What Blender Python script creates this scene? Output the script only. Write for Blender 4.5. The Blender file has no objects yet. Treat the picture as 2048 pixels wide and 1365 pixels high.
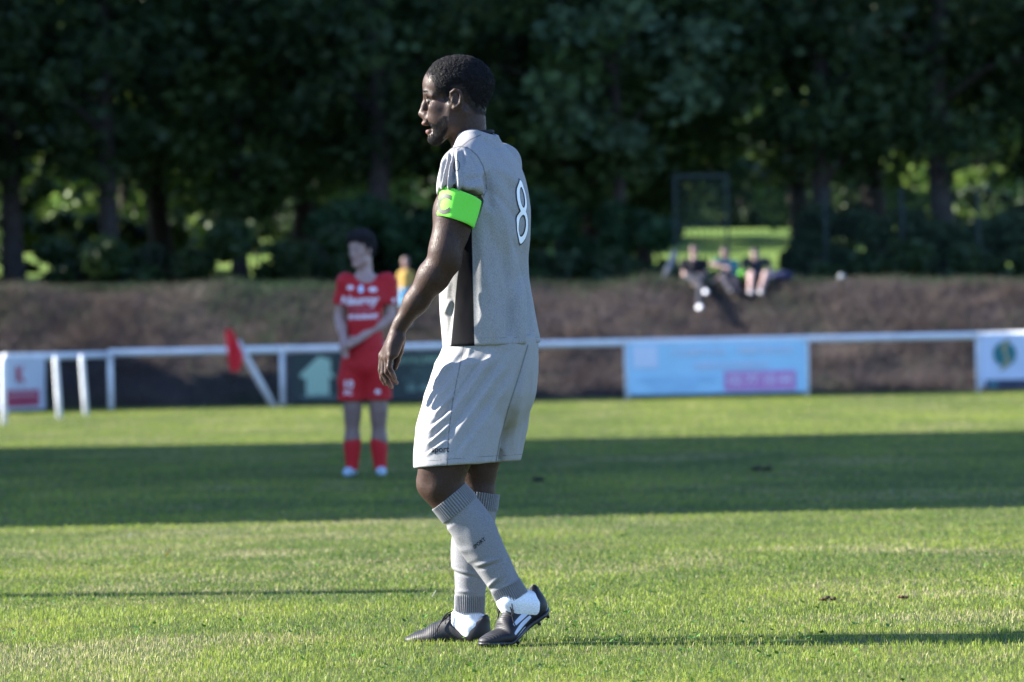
import bpy, math, random
import numpy as np
from mathutils import Matrix, Vector
from mathutils.bvhtree import BVHTree

rng = np.random.default_rng(7)
random.seed(7)
SC = bpy.context.scene
COL = SC.collection

# ------------------------------------------------------------------ camera
CAM = np.array([0.0, -13.0, 0.907]); F = 8515.0
PITCH = math.atan(8.5 / F); ROLL = math.radians(1.15)
fwd = np.array([0, math.cos(PITCH), math.sin(PITCH)])
up0 = np.array([0, -math.sin(PITCH), math.cos(PITCH)])
rt0 = np.array([1.0, 0, 0])
rt = rt0 * math.cos(ROLL) - up0 * math.sin(ROLL)
up = rt0 * math.sin(ROLL) + up0 * math.cos(ROLL)
cd = bpy.data.cameras.new('camera'); cam = bpy.data.objects.new('camera', cd); COL.objects.link(cam)
M = Matrix.Identity(4)
for i in range(3):
    M[i][0] = rt[i]; M[i][1] = up[i]; M[i][2] = -fwd[i]; M[i][3] = CAM[i]
cam.matrix_world = M
cd.sensor_width = 36.0; cd.lens = 36.0 * F / 2048.0
cd.clip_start = 0.5; cd.clip_end = 3000
cd.dof.use_dof = True; cd.dof.focus_distance = 12.93; cd.dof.aperture_fstop = 4.5; cd.dof.aperture_blades = 0
SC.camera = cam

# ------------------------------------------------------------------ world, sun, exposure
SUN_EL = math.radians(27.0); SUN_AZ = math.radians(9.0)      # sun stands left of the view, slightly behind the player
SUND = np.array([-math.cos(SUN_EL) * math.cos(SUN_AZ), math.cos(SUN_EL) * math.sin(SUN_AZ), math.sin(SUN_EL)])
w = bpy.data.worlds.new('World'); SC.world = w; w.use_nodes = True
nt = w.node_tree; nt.nodes.clear()
sky = nt.nodes.new('ShaderNodeTexSky'); sky.sky_type = 'NISHITA'; sky.sun_disc = False
sky.sun_elevation = SUN_EL; sky.sun_rotation = math.atan2(SUND[0], SUND[1]); sky.altitude = 300
sky.air_density = 1.0; sky.dust_density = 0.3; sky.ozone_density = 2.5
bg = nt.nodes.new('ShaderNodeBackground'); bg.inputs[1].default_value = 0.085
wo = nt.nodes.new('ShaderNodeOutputWorld')
tint = nt.nodes.new('ShaderNodeMix'); tint.data_type = 'RGBA'; tint.blend_type = 'MULTIPLY'; tint.inputs[0].default_value = 1.0; tint.inputs[7].default_value = (0.88, 0.965, 1.17, 1)
nt.links.new(sky.outputs[0], tint.inputs[6]); nt.links.new(tint.outputs[2], bg.inputs[0]); nt.links.new(bg.outputs[0], wo.inputs[0])
sl = bpy.data.lights.new('sun', 'SUN'); sl.energy = 5.0; sl.angle = math.radians(0.5); sl.color = (1.0, 0.94, 0.84)
so = bpy.data.objects.new('sun', sl); COL.objects.link(so)
so.rotation_euler = Vector((-SUND[0], -SUND[1], -SUND[2])).to_track_quat('-Z', 'Y').to_euler()
so.location = (-20, 0, 15)
SC.view_settings.view_transform = 'Standard'; SC.view_settings.look = 'None'
SC.view_settings.exposure = 2.25; SC.view_settings.gamma = 1.0
SC.render.engine = 'CYCLES'
SC.cycles.use_denoising = True
try: SC.cycles.denoiser = 'OPENIMAGEDENOISE'
except Exception: pass
SC.cycles.max_bounces = 6; SC.cycles.diffuse_bounces = 3; SC.cycles.transparent_max_bounces = 8
SC.cycles.sample_clamp_indirect = 6.0

# ------------------------------------------------------------------ helpers
def P(px, py, Y):
    """pixel of the photograph (2048 wide) + distance plane y=Y -> world point"""
    d = fwd + rt * ((px - 1024.0) / F) + up * ((682.5 - py) / F)
    t = (Y - CAM[1]) / d[1]
    return CAM + d * t

def to_px(V):
    q = V - CAM
    z = q @ fwd
    return np.stack([1024 + F * (q @ rt) / z, 682.5 - F * (q @ up) / z], 1)

def sstep(a, b, x):
    t = np.clip((x - a) / (b - a), 0, 1); return t * t * (3 - 2 * t)

def hashn(ix, iy, iz, s):
    h = (ix.astype(np.int64) * 374761393 + iy.astype(np.int64) * 668265263 + iz.astype(np.int64) * 2147483647 + s * 974711) & 0xffffffff
    h = ((h ^ (h >> 13)) * 1274126177) & 0xffffffff
    h = h ^ (h >> 16)
    return (h & 0xffff) / 32767.5 - 1.0

def noise3(p, scale, seed=0):
    q = np.asarray(p) * scale
    i = np.floor(q).astype(np.int64); f = q - i; f = f * f * (3 - 2 * f)
    r = 0
    for dx in (0, 1):
        wx = f[:, 0] if dx else 1 - f[:, 0]
        for dy in (0, 1):
            wy = f[:, 1] if dy else 1 - f[:, 1]
            for dz in (0, 1):
                wz = f[:, 2] if dz else 1 - f[:, 2]
                r = r + wx * wy * wz * hashn(i[:, 0] + dx, i[:, 1] + dy, i[:, 2] + dz, seed)
    return r

ORIG = {}
def root(name, label, cat, loc, group=None):
    o = bpy.data.objects.new(name, None); COL.objects.link(o); o.location = loc
    o.empty_display_size = 0.1
    o['label'] = label; o['category'] = cat
    if group: o['group'] = group
    ORIG[o.name] = np.array(loc, float)
    return o

def mesh_np(name, V, quads=None, tris=None, smooth=True, colors=None, attrs=None):
    me = bpy.data.meshes.new(name)
    V = np.asarray(V, np.float32)
    nq = 0 if quads is None else len(quads); ntr = 0 if tris is None else len(tris)
    me.vertices.add(len(V)); me.vertices.foreach_set('co', V.ravel())
    li = []
    if nq: li.append(np.asarray(quads, np.int32).ravel())
    if ntr: li.append(np.asarray(tris, np.int32).ravel())
    li = np.concatenate(li)
    me.loops.add(len(li)); me.loops.foreach_set('vertex_index', li)
    ls = np.concatenate([np.arange(nq) * 4, nq * 4 + np.arange(ntr) * 3]).astype(np.int32)
    lt = np.concatenate([np.full(nq, 4), np.full(ntr, 3)]).astype(np.int32)
    me.polygons.add(nq + ntr)
    me.polygons.foreach_set('loop_start', ls); me.polygons.foreach_set('loop_total', lt)
    me.polygons.foreach_set('use_smooth', np.full(nq + ntr, smooth))
    me.update(calc_edges=True)
    if colors is not None:
        a = me.attributes.new('col', 'FLOAT_COLOR', 'POINT')
        c = np.ones((len(V), 4), np.float32); c[:, :3] = colors
        a.data.foreach_set('color', c.ravel())
    if attrs:
        for k, v in attrs.items():
            a = me.attributes.new(k, 'FLOAT', 'POINT'); a.data.foreach_set('value', np.asarray(v, np.float32))
    return me

def obj(name, me, mat, parent=None, kind=None):
    o = bpy.data.objects.new(name, me); COL.objects.link(o)
    if mat is not None:
        me.materials.clear(); me.materials.append(mat)
    if parent is not None:
        o.parent = parent
    if kind: o['kind'] = kind
    return o

def part(name, geo, mat, parent, org, smooth=True, colors=None, attrs=None, kind=None):
    """geo = (V, quads) or (V, quads, tris) in world space; org = world origin of the thing"""
    V = np.asarray(geo[0]) - np.asarray(org)
    tr = geo[2] if len(geo) > 2 else None
    q = geo[1] if geo[1] is not None and len(geo[1]) else None
    return obj(name, mesh_np(name, V, q, tr, smooth, colors, attrs), mat, parent, kind)

def tag(o, label, cat, group=None):
    o['label'] = label; o['category'] = cat
    if group: o['group'] = group
    return o

# --- simple solids -------------------------------------------------
def gbox(c, s, R=None):
    v = np.array([[x, y, z] for x in (-1, 1) for y in (-1, 1) for z in (-1, 1)], float) * np.array(s) / 2
    if R is not None: v = v @ np.array(R).T
    q = [[0, 1, 3, 2], [4, 6, 7, 5], [0, 4, 5, 1], [2, 3, 7, 6], [0, 2, 6, 4], [1, 5, 7, 3]]
    return v + np.array(c), np.array(q)

def join(*gs):
    V = []; Q = []; T = []; n = 0
    for g in gs:
        V.append(g[0])
        if g[1] is not None and len(g[1]): Q.append(np.asarray(g[1]) + n)
        if len(g) > 2 and g[2] is not None and len(g[2]): T.append(np.asarray(g[2]) + n)
        n += len(g[0])
    return np.concatenate(V), (np.concatenate(Q) if Q else None), (np.concatenate(T) if T else None)

def frame_along(path, ref=(0, 0, 1)):
    path = np.asarray(path, float)
    t = np.gradient(path, axis=0); t /= np.linalg.norm(t, axis=1, keepdims=True) + 1e-12
    ref = np.asarray(ref, float)
    a = np.cross(t, ref); a /= np.linalg.norm(a, axis=1, keepdims=True) + 1e-12
    b = np.cross(a, t)
    return t, a, b

def loft(path, ra, rb=None, seg=16, ref=(0, 0, 1), caps=True, disp=None):
    """tube along path; radius may be per ring; disp(i_ring 0..1, ang) adds radius"""
    path = np.asarray(path, float); n = len(path)
    t, a, b = frame_along(path, ref)
    ra = np.broadcast_to(np.asarray(ra, float), (n,)); rb = ra if rb is None else np.broadcast_to(np.asarray(rb, float), (n,))
    th = np.arange(seg) / seg * 2 * np.pi
    A = np.cos(th)[None, :]; B = np.sin(th)[None, :]
    d = 0 if disp is None else disp(np.linspace(0, 1, n)[:, None] * np.ones((1, seg)), th[None, :] * np.ones((n, 1)))
    V = path[:, None, :] + a[:, None, :] * (A * (ra[:, None] + d))[..., None] + b[:, None, :] * (B * (rb[:, None] + d))[..., None]
    V = V.reshape(-1, 3)
    i = np.arange(n - 1)[:, None] * seg; j = np.arange(seg)[None, :]; j2 = (j + 1) % seg
    Q = np.stack([i + j, i + j2, i + seg + j2, i + seg + j], -1).reshape(-1, 4)
    T = None
    if caps:
        V = np.concatenate([V, path[:1], path[-1:]]); c0 = n * seg; c1 = c0 + 1
        jj = np.arange(seg); j2 = (jj + 1) % seg
        T = np.concatenate([np.stack([np.full(seg, c0), j2, jj], 1), np.stack([np.full(seg, c1), (n - 1) * seg + jj, (n - 1) * seg + j2], 1)])
    return V, Q, T

def smooth_path(pts, n):
    pts = np.asarray(pts, float); m = len(pts)
    u = np.linspace(0, m - 1, n); out = []
    for x in u:
        i = min(int(x), m - 2); f = x - i
        p0 = pts[max(i - 1, 0)]; p1 = pts[i]; p2 = pts[i + 1]; p3 = pts[min(i + 2, m - 1)]
        out.append(0.5 * ((2 * p1) + (-p0 + p2) * f + (2 * p0 - 5 * p1 + 4 * p2 - p3) * f * f + (-p0 + 3 * p1 - 3 * p2 + p3) * f ** 3))
    return np.array(out)

def ellipsoid_geo(c, r, nu=20, nv=12, R=None):
    th = np.linspace(0, np.pi, nv + 1)[1:-1]; ph = np.arange(nu) / nu * 2 * np.pi
    T_, Pp = np.meshgrid(th, ph, indexing='ij')
    V = np.stack([np.sin(T_) * np.cos(Pp), np.sin(T_) * np.sin(Pp), np.cos(T_)], -1).reshape(-1, 3)
    n = nv - 1; i = np.arange(n - 1)[:, None] * nu; j = np.arange(nu)[None]; j2 = (j + 1) % nu
    Q = np.stack([i + j, i + nu + j, i + nu + j2, i + j2], -1).reshape(-1, 4)
    V = np.concatenate([V, [[0, 0, 1], [0, 0, -1]]]); jj = np.arange(nu); k2 = (jj + 1) % nu
    T = np.concatenate([np.stack([np.full(nu, n * nu), jj, k2], 1), np.stack([np.full(nu, n * nu + 1), (n - 1) * nu + k2, (n - 1) * nu + jj], 1)])
    V = V * np.asarray(r)
    if R is not None: V = V @ np.asarray(R).T
    return V + np.asarray(c), Q, T

# --- signed-distance modelling -------------------------------------
class Sdf:
    def __init__(self): self.ops = []
    def cone(self, a, b, ra, rb, k=0.02, mode=1):
        a = np.asarray(a, float); b = np.asarray(b, float)
        c = (a + b) / 2; R = np.linalg.norm(b - a) / 2 + max(ra, rb)
        ba = b - a; L2 = float(ba @ ba) + 1e-12
        def f(p):
            h = np.clip(((p - a) @ ba) / L2, 0, 1)
            return np.linalg.norm(p - a - h[:, None] * ba, axis=1) - (ra + (rb - ra) * h)
        self.ops.append((f, c, R, k, mode)); return self
    def chain(self, pts, rs, k=0.02, mode=1):
        for i in range(len(pts) - 1): self.cone(pts[i], pts[i + 1], rs[i], rs[i + 1], k, mode)
        return self
    def ell(self, c, r, R=None, k=0.02, mode=1):
        c = np.asarray(c, float); r = np.asarray(r, float)
        Rm = None if R is None else np.asarray(R, float)
        def f(p):
            q = p - c
            if Rm is not None: q = q @ Rm
            k0 = np.linalg.norm(q / r, axis=1); k1 = np.linalg.norm(q / (r * r), axis=1) + 1e-9
            return k0 * (k0 - 1) / k1
        self.ops.append((f, c, float(max(r)), k, mode)); return self
    def stack(self, zs, cx, cy, a, b, yaw, k=0.02, mode=1, pw=2.3):
        zs = np.asarray(zs, float); o = np.argsort(zs); zs = zs[o]
        cx, cy, a, b = [np.broadcast_to(np.asarray(v, float), zs.shape)[o] for v in (cx, cy, a, b)]
        zf = np.linspace(zs[0], zs[-1], 240)
        def sm(v):
            y = np.interp(zf, zs, v)
            ker = np.hanning(31); ker /= ker.sum()
            return np.convolve(np.pad(y, 15, mode='edge'), ker, 'valid')
        X, Yc, A, Bv = sm(cx), sm(cy), sm(a), sm(b)
        fx, fy = -math.cos(yaw), math.sin(yaw); lx, ly = -math.sin(yaw), -math.cos(yaw)
        def f(p):
            z = p[:, 2]
            x = p[:, 0] - np.interp(z, zf, X); y = p[:, 1] - np.interp(z, zf, Yc)
            aa = np.interp(z, zf, A); bb = np.interp(z, zf, Bv)
            u = np.abs(x * fx + y * fy) / aa; v = np.abs(x * lx + y * ly) / bb
            k0 = (u ** pw + v ** pw) ** (1 / pw) + 1e-9
            rr = np.sqrt((x * fx + y * fy) ** 2 + (x * lx + y * ly) ** 2)
            d = np.where(rr > 1e-4, rr * (1 - 1 / k0), -np.minimum(aa, bb))
            dz = np.maximum(z - zs[-1], zs[0] - z)
            return np.maximum(d, dz)
        c = np.array([cx.mean(), cy.mean(), (zs[0] + zs[-1]) / 2])
        R = math.hypot((zs[-1] - zs[0]) / 2 + 0.05, max(a.max(), b.max()) + np.ptp(cx) + np.ptp(cy))
        self.ops.append((f, c, R, k, mode)); return self
    def plane(self, p0, n, k=0.006):
        """keep the side the normal points away from"""
        p0 = np.asarray(p0, float); n = np.asarray(n, float); n = n / np.linalg.norm(n)
        self.ops.append((lambda p: (p - p0) @ n, None, None, k, 0)); return self
    def func(self, f, c, R, k=0.01, mode=1):
        self.ops.append((f, np.asarray(c, float), R, k, mode)); return self
    @staticmethod
    def comb(d, e, k, mode):
        if mode == 1:
            h = np.clip(0.5 + 0.5 * (d - e) / k, 0, 1); return d * (1 - h) + e * h - k * h * (1 - h)
        if mode == -1: e = -e
        h = np.clip(0.5 - 0.5 * (d - e) / k, 0, 1); return d * (1 - h) + e * h + k * h * (1 - h)
    def eval(self, p):
        d = np.full(len(p), 10.0)
        for f, c, R, k, m in self.ops: d = self.comb(d, f(p), k, m)
        return d
    def mesh(self, h, smooth=1, post=None):
        lo = np.min([c - R for f, c, R, k, m in self.ops if m == 1], 0) - 3 * h
        hi = np.max([c + R for f, c, R, k, m in self.ops if m == 1], 0) + 3 * h
        B = 8
        nb = np.ceil((hi - lo) / h / B).astype(int) + 1
        bi = np.stack(np.meshgrid(*[np.arange(n) for n in nb], indexing='ij'), -1).reshape(-1, 3)
        cen = lo + (bi * B + (B - 1) / 2) * h
        half = B * h * 0.87
        dc = self.eval(cen)
        act = np.abs(dc) < half * 1.7 + 0.012
        D = np.repeat(np.repeat(np.repeat(dc.reshape(nb).astype(np.float32), B, 0), B, 1), B, 2)
        ab = bi[act]; ac = cen[act]
        off = np.stack(np.meshgrid(*[np.arange(B)] * 3, indexing='ij'), -1).reshape(-1, 3)
        d = np.full((len(ab), B ** 3), 10.0)
        for f, c, R, k, m in self.ops:
            sel = np.arange(len(ab)) if c is None else np.nonzero(np.linalg.norm(ac - c, axis=1) < R + half + 3 * k + 0.01)[0]
            if len(sel) == 0: continue
            pts = (lo + ((ab[sel] * B)[:, None, :] + off[None]) * h).reshape(-1, 3)
            d[sel] = self.comb(d[sel], f(pts).reshape(len(sel), -1), k, m)
        D5 = D.reshape(nb[0], B, nb[1], B, nb[2], B).transpose(0, 2, 4, 1, 3, 5).copy()
        D5[ab[:, 0], ab[:, 1], ab[:, 2]] = d.reshape(-1, B, B, B)
        D = D5.transpose(0, 3, 1, 4, 2, 5).reshape(nb[0] * B, nb[1] * B, nb[2] * B)
        V, Q = surface_nets(D)
        V = lo + V * h
        V = relax(V, Q, smooth)
        return V, Q

def surface_nets(D):
    s = D < 0
    allc = s[:-1, :-1, :-1].copy(); anyc = allc.copy()
    cs = [(x, y, z) for x in (0, 1) for y in (0, 1) for z in (0, 1)]
    nx, ny, nz = D.shape
    for x, y, z in cs[1:]:
        t = s[x:nx - 1 + x, y:ny - 1 + y, z:nz - 1 + z]
        allc &= t; anyc |= t
    mask = anyc & ~allc
    C = np.argwhere(mask)
    idx = np.full(mask.shape, -1, np.int32); idx[mask] = np.arange(len(C))
    acc = np.zeros((len(C), 3)); cnt = np.zeros(len(C))
    for a in cs:
        for ax in range(3):
            if a[ax]: continue
            b = list(a); b[ax] = 1
            da = D[C[:, 0] + a[0], C[:, 1] + a[1], C[:, 2] + a[2]].astype(float); db = D[C[:, 0] + b[0], C[:, 1] + b[1], C[:, 2] + b[2]].astype(float)
            cr = (da < 0) != (db < 0)
            t = np.where(cr, da / np.where(cr, da - db, 1), 0)
            p = np.tile(np.array(a, float), (len(C), 1)); p[:, ax] += t
            acc += p * cr[:, None]; cnt += cr
    V = C + acc / cnt[:, None]
    Q = []
    for ax in range(3):
        o = [0, 0, 0]; o[ax] = 1
        A = s[:nx - o[0], :ny - o[1], :nz - o[2]]; Bn = s[o[0]:, o[1]:, o[2]:]
        E = np.argwhere(A != Bn)
        u, v = (ax + 1) % 3, (ax + 2) % 3
        ok = (E[:, u] > 0) & (E[:, v] > 0) & (E[:, u] < D.shape[u] - 1) & (E[:, v] < D.shape[v] - 1)
        E = E[ok]
        def ci(du, dv):
            e = E.copy(); e[:, u] -= du; e[:, v] -= dv; return idx[e[:, 0], e[:, 1], e[:, 2]]
        q = np.stack([ci(1, 1), ci(0, 1), ci(0, 0), ci(1, 0)], 1)
        inside = A[E[:, 0], E[:, 1], E[:, 2]]
        q[~inside] = q[~inside][:, ::-1]
        Q.append(q)
    Q = np.concatenate(Q)
    Q = Q[(Q >= 0).all(1)]
    return V, Q

def relax(V, Q, it=1, lam=0.5):
    e = np.concatenate([Q[:, [0, 1]], Q[:, [1, 2]], Q[:, [2, 3]], Q[:, [3, 0]]])
    n = len(V); cnt = np.bincount(e[:, 0], minlength=n) + np.bincount(e[:, 1], minlength=n)
    for _ in range(it):
        S = np.stack([np.bincount(e[:, 0], V[e[:, 1], k], n) + np.bincount(e[:, 1], V[e[:, 0], k], n) for k in range(3)], 1)
        V = V + lam * (S / np.maximum(cnt, 1)[:, None] - V)
    return V

def vnormals(V, Q):
    n = np.cross(V[Q[:, 2]] - V[Q[:, 0]], V[Q[:, 3]] - V[Q[:, 1]])
    N = np.stack([sum(np.bincount(Q[:, i], n[:, k], len(V)) for i in range(4)) for k in range(3)], 1)
    return N / (np.linalg.norm(N, axis=1, keepdims=True) + 1e-12)

def folds(V, N, lst, side=-1.0):
    """raise / sink cloth along fold lines: (x0,y0,x1,y1,width_px,amp_m); lines are given where they fall in the photograph"""
    px = to_px(V); d = np.zeros(len(V))
    wgt = sstep(0.0, 0.35, side * N[:, 1])
    for x0, y0, x1, y1, wd, am in lst:
        a = np.array([x0, y0], float); b = np.array([x1, y1], float) - a; L = np.linalg.norm(b)
        q = px - a; t = (q @ b) / (L * L); s = (q[:, 0] * b[1] - q[:, 1] * b[0]) / L
        env = sstep(-0.12, 0.2, t) * (1 - sstep(0.8, 1.12, t))
        d += am * env * np.exp(-(s / wd) ** 2)
    return V + N * (d * wgt)[:, None]

# --- text ----------------------------------------------------------
def text_geo(s, size=1.0, offset=0.0, bold=0.0, res=3, align='CENTER', shear=0.0):
    cu = bpy.data.curves.new('lettering', 'FONT'); cu.body = s; cu.size = size
    cu.align_x = align; cu.align_y = 'CENTER'; cu.offset = offset + bold; cu.resolution_u = res; cu.shear = shear
    ob = bpy.data.objects.new('lettering', cu); COL.objects.link(ob)
    me = bpy.data.meshes.new_from_object(ob)
    bpy.data.objects.remove(ob); bpy.data.curves.remove(cu)
    import bmesh
    bm = bmesh.new(); bm.from_mesh(me); bpy.data.meshes.remove(me)
    bmesh.ops.triangulate(bm, faces=bm.faces[:])
    return bm

def decal(bm, o, u, v, dirn, bvh, off, maxlen):
    """wrap flat lettering onto a surface: each point is pushed along dirn till it meets the cloth"""
    import bmesh
    for _ in range(6):
        es = [e for e in bm.edges if e.calc_length() > maxlen]
        if not es: break
        bmesh.ops.subdivide_edges(bm, edges=es, cuts=1)
        bmesh.ops.triangulate(bm, faces=[f for f in bm.faces if len(f.verts) > 3])
    u = Vector(u); v = Vector(v); dn = Vector(dirn).normalized(); o = Vector(o)
    bad = []
    for vt in bm.verts:
        p = o + u * vt.co.x + v * vt.co.y
        hit, nrm, _, _ = bvh.ray_cast(p - dn * 0.4, dn, 0.9)
        if hit is None: bad.append(vt); continue
        vt.co = hit - dn * off
    if bad: bmesh.ops.delete(bm, geom=bad, context='VERTS')
    V = np.array([x.co[:] for x in bm.verts]); bm.verts.index_update()
    T = np.array([[x.index for x in f.verts] for f in bm.faces])
    bm.free()
    return V, None, T

def flat(bm, o, u, v):
    V = np.array([x.co[:] for x in bm.verts]); bm.verts.index_update()
    T = np.array([[x.index for x in f.verts] for f in bm.faces]); bm.free()
    return np.asarray(o) + V[:, :1] * np.asarray(u) + V[:, 1:2] * np.asarray(v), None, T

def mkbvh(geo):
    polys = [list(map(int, q)) for q in geo[1]]
    if len(geo) > 2 and geo[2] is not None: polys += [list(map(int, t)) for t in geo[2]]
    return BVHTree.FromPolygons([Vector(v) for v in geo[0]], polys)

# ------------------------------------------------------------------ materials
def mat(name, color=(0.5, 0.5, 0.5), rough=0.7, spec=0.3, attr=False, noise=None, bump=None, metal=0.0, trans=0.0, sheen=0.0, rvar=None):
    """noise=(scale, amount[, detail]) mottles the colour; bump=(scale, strength, distance)"""
    m = bpy.data.materials.new(name); m.use_nodes = True
    n = m.node_tree.nodes; l = m.node_tree.links; b = n['Principled BSDF']; out = n['Material Output']
    b.inputs['Roughness'].default_value = rough; b.inputs['Specular IOR Level'].default_value = spec
    b.inputs['Metallic'].default_value = metal
    if sheen: b.inputs['Sheen Weight'].default_value = sheen
    tc = n.new('ShaderNodeTexCoord')
    if attr:
        c = n.new('ShaderNodeAttribute'); c.attribute_name = 'col'; cs = c.outputs['Color']
    else:
        c = n.new('ShaderNodeRGB'); c.outputs[0].default_value = (*color, 1); cs = c.outputs[0]
    if noise:
        t = n.new('ShaderNodeTexNoise'); t.inputs['Scale'].default_value = noise[0]; t.inputs['Detail'].default_value = noise[2] if len(noise) > 2 else 3
        l.new(tc.outputs['Object'], t.inputs['Vector'])
        mr = n.new('ShaderNodeMapRange'); mr.inputs[1].default_value = 0.25; mr.inputs[2].default_value = 0.75
        mr.inputs[3].default_value = 1 - noise[1]; mr.inputs[4].default_value = 1 + noise[1]
        l.new(t.outputs['Fac'], mr.inputs[0])
        mx = n.new('ShaderNodeVectorMath'); mx.operation = 'SCALE'
        l.new(cs, mx.inputs[0]); l.new(mr.outputs[0], mx.inputs['Scale']); cs = mx.outputs[0]
    l.new(cs, b.inputs['Base Color'])
    if rvar:
        t5 = n.new('ShaderNodeTexNoise'); t5.inputs['Scale'].default_value = rvar[0]; t5.inputs['Detail'].default_value = 3
        l.new(tc.outputs['Object'], t5.inputs['Vector'])
        m5 = n.new('ShaderNodeMapRange'); m5.inputs[1].default_value = 0.32; m5.inputs[2].default_value = 0.62; m5.inputs[3].default_value = rvar[1]; m5.inputs[4].default_value = rvar[2]
        l.new(t5.outputs['Fac'], m5.inputs[0]); l.new(m5.outputs[0], b.inputs['Roughness'])
    if bump:
        t2 = n.new('ShaderNodeTexNoise'); t2.inputs['Scale'].default_value = bump[0]; t2.inputs['Detail'].default_value = 4
        l.new(tc.outputs['Object'], t2.inputs['Vector'])
        bp = n.new('ShaderNodeBump'); bp.inputs['Strength'].default_value = bump[1]; bp.inputs['Distance'].default_value = bump[2]
        l.new(t2.outputs['Fac'], bp.inputs['Height']); l.new(bp.outputs[0], b.inputs['Normal'])
    if trans:
        tr = n.new('ShaderNodeBsdfTranslucent'); l.new(cs, tr.inputs['Color'])
        ms = n.new('ShaderNodeMixShader'); ms.inputs[0].default_value = trans
        l.new(b.outputs[0], ms.inputs[1]); l.new(tr.outputs[0], ms.inputs[2]); l.new(ms.outputs[0], out.inputs[0])
    return m
# ------------------------------------------------------------------ the setting: ground, bank, meadow
def ground_mat(name, stops, scale, rough=0.95, bump=(40, 0.6, 0.02)):
    m = bpy.data.materials.new(name); m.use_nodes = True
    n = m.node_tree.nodes; l = m.node_tree.links; b = n['Principled BSDF']
    b.inputs['Roughness'].default_value = rough; b.inputs['Specular IOR Level'].default_value = 0.1
    tc = n.new('ShaderNodeTexCoord')
    t1 = n.new('ShaderNodeTexNoise'); t1.inputs['Scale'].default_value = scale; t1.inputs['Detail'].default_value = 8; t1.inputs['Roughness'].default_value = 0.65
    l.new(tc.outputs['Object'], t1.inputs['Vector'])
    cr = n.new('ShaderNodeValToRGB')
    el = cr.color_ramp.elements
    while len(el) < len(stops): el.new(0.5)
    for e, (p, c) in zip(el, stops): e.position = p; e.color = (*c, 1)
    l.new(t1.outputs['Fac'], cr.inputs[0]); l.new(cr.outputs[0], b.inputs['Base Color'])
    t2 = n.new('ShaderNodeTexNoise'); t2.inputs['Scale'].default_value = bump[0]; t2.inputs['Detail'].default_value = 6
    l.new(tc.outputs['Object'], t2.inputs['Vector'])
    bp = n.new('ShaderNodeBump'); bp.inputs['Strength'].default_value = bump[1]; bp.inputs['Distance'].default_value = bump[2]
    l.new(t2.outputs['Fac'], bp.inputs['Height']); l.new(bp.outputs[0], b.inputs['Normal'])
    return m

M_PITCH = ground_mat('pitch turf', [(0.3, (0.030, 0.048, 0.012)), (0.5, (0.055, 0.072, 0.020)), (0.7, (0.10, 0.085, 0.04))], 1.3)
M_BANK = ground_mat('dry bank', [(0.25, (0.022, 0.019, 0.020)), (0.5, (0.045, 0.038, 0.038)), (0.75, (0.04, 0.045, 0.03))], 0.9, bump=(6, 0.9, 0.1))
M_MEADOW = ground_mat('meadow', [(0.3, (0.07, 0.13, 0.025)), (0.55, (0.11, 0.17, 0.035)), (0.75, (0.17, 0.19, 0.06))], 0.5, bump=(8, 0.8, 0.06))

FY = 56.2                       # fence line
def crest(x): return 2.00 - 0.0125 * x
def grid_sheet(xs, ys, zf):
    X, Yg = np.meshgrid(xs, ys, indexing='ij')
    V = np.stack([X, Yg, zf(X, Yg)], -1).reshape(-1, 3); ny = len(ys)
    i = np.arange(len(xs) - 1)[:, None] * ny; j = np.arange(ny - 1)[None]
    return V, np.stack([i + j, i + ny + j, i + ny + j + 1, i + j + 1], -1).reshape(-1, 4)

def bank_z(X, Y):
    t = np.clip((Y - 57.6) / 5.4, 0, 1)
    s = t * t * (3 - 2 * t)
    n = noise3(np.stack([X.ravel(), Y.ravel(), X.ravel() * 0], 1), 0.8, 3).reshape(X.shape) * 0.10 + noise3(np.stack([X.ravel(), Y.ravel(), X.ravel() * 0], 1), 2.3, 4).reshape(X.shape) * 0.05
    return crest(X) * s + n * sstep(0.05, 0.4, t) * (1 - 0.5 * sstep(0.95, 1, t)) - 0.03
def meadow_z(X, Y):
    return crest(np.clip(X, -30, 30)) - 0.02 + np.interp(Y, [62, 72, 80, 112, 200, 700], [0, 0.06, 0.45, 2.3, 4.0, 9.0])

xs = np.concatenate([[-600, -150, -60], np.linspace(-30, 30, 61), [60, 150, 600]])
o = obj('pitch', mesh_np('pitch', *grid_sheet(xs, np.concatenate([[-400, -60], np.linspace(-20, 58.5, 60)]), lambda X, Y: X * 0)), M_PITCH, kind='structure')
o = obj('bank', mesh_np('bank', *grid_sheet(np.concatenate([[-600, -150, -60], np.linspace(-30, 30, 241), [60, 150, 600]]), np.linspace(57.4, 63.2, 40), bank_z)), M_BANK, kind='structure')
o = obj('meadow', mesh_np('meadow', *grid_sheet(xs, np.concatenate([np.linspace(62.9, 130, 90), [160, 200, 300, 700]]), meadow_z)), M_MEADOW, kind='structure')

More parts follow.
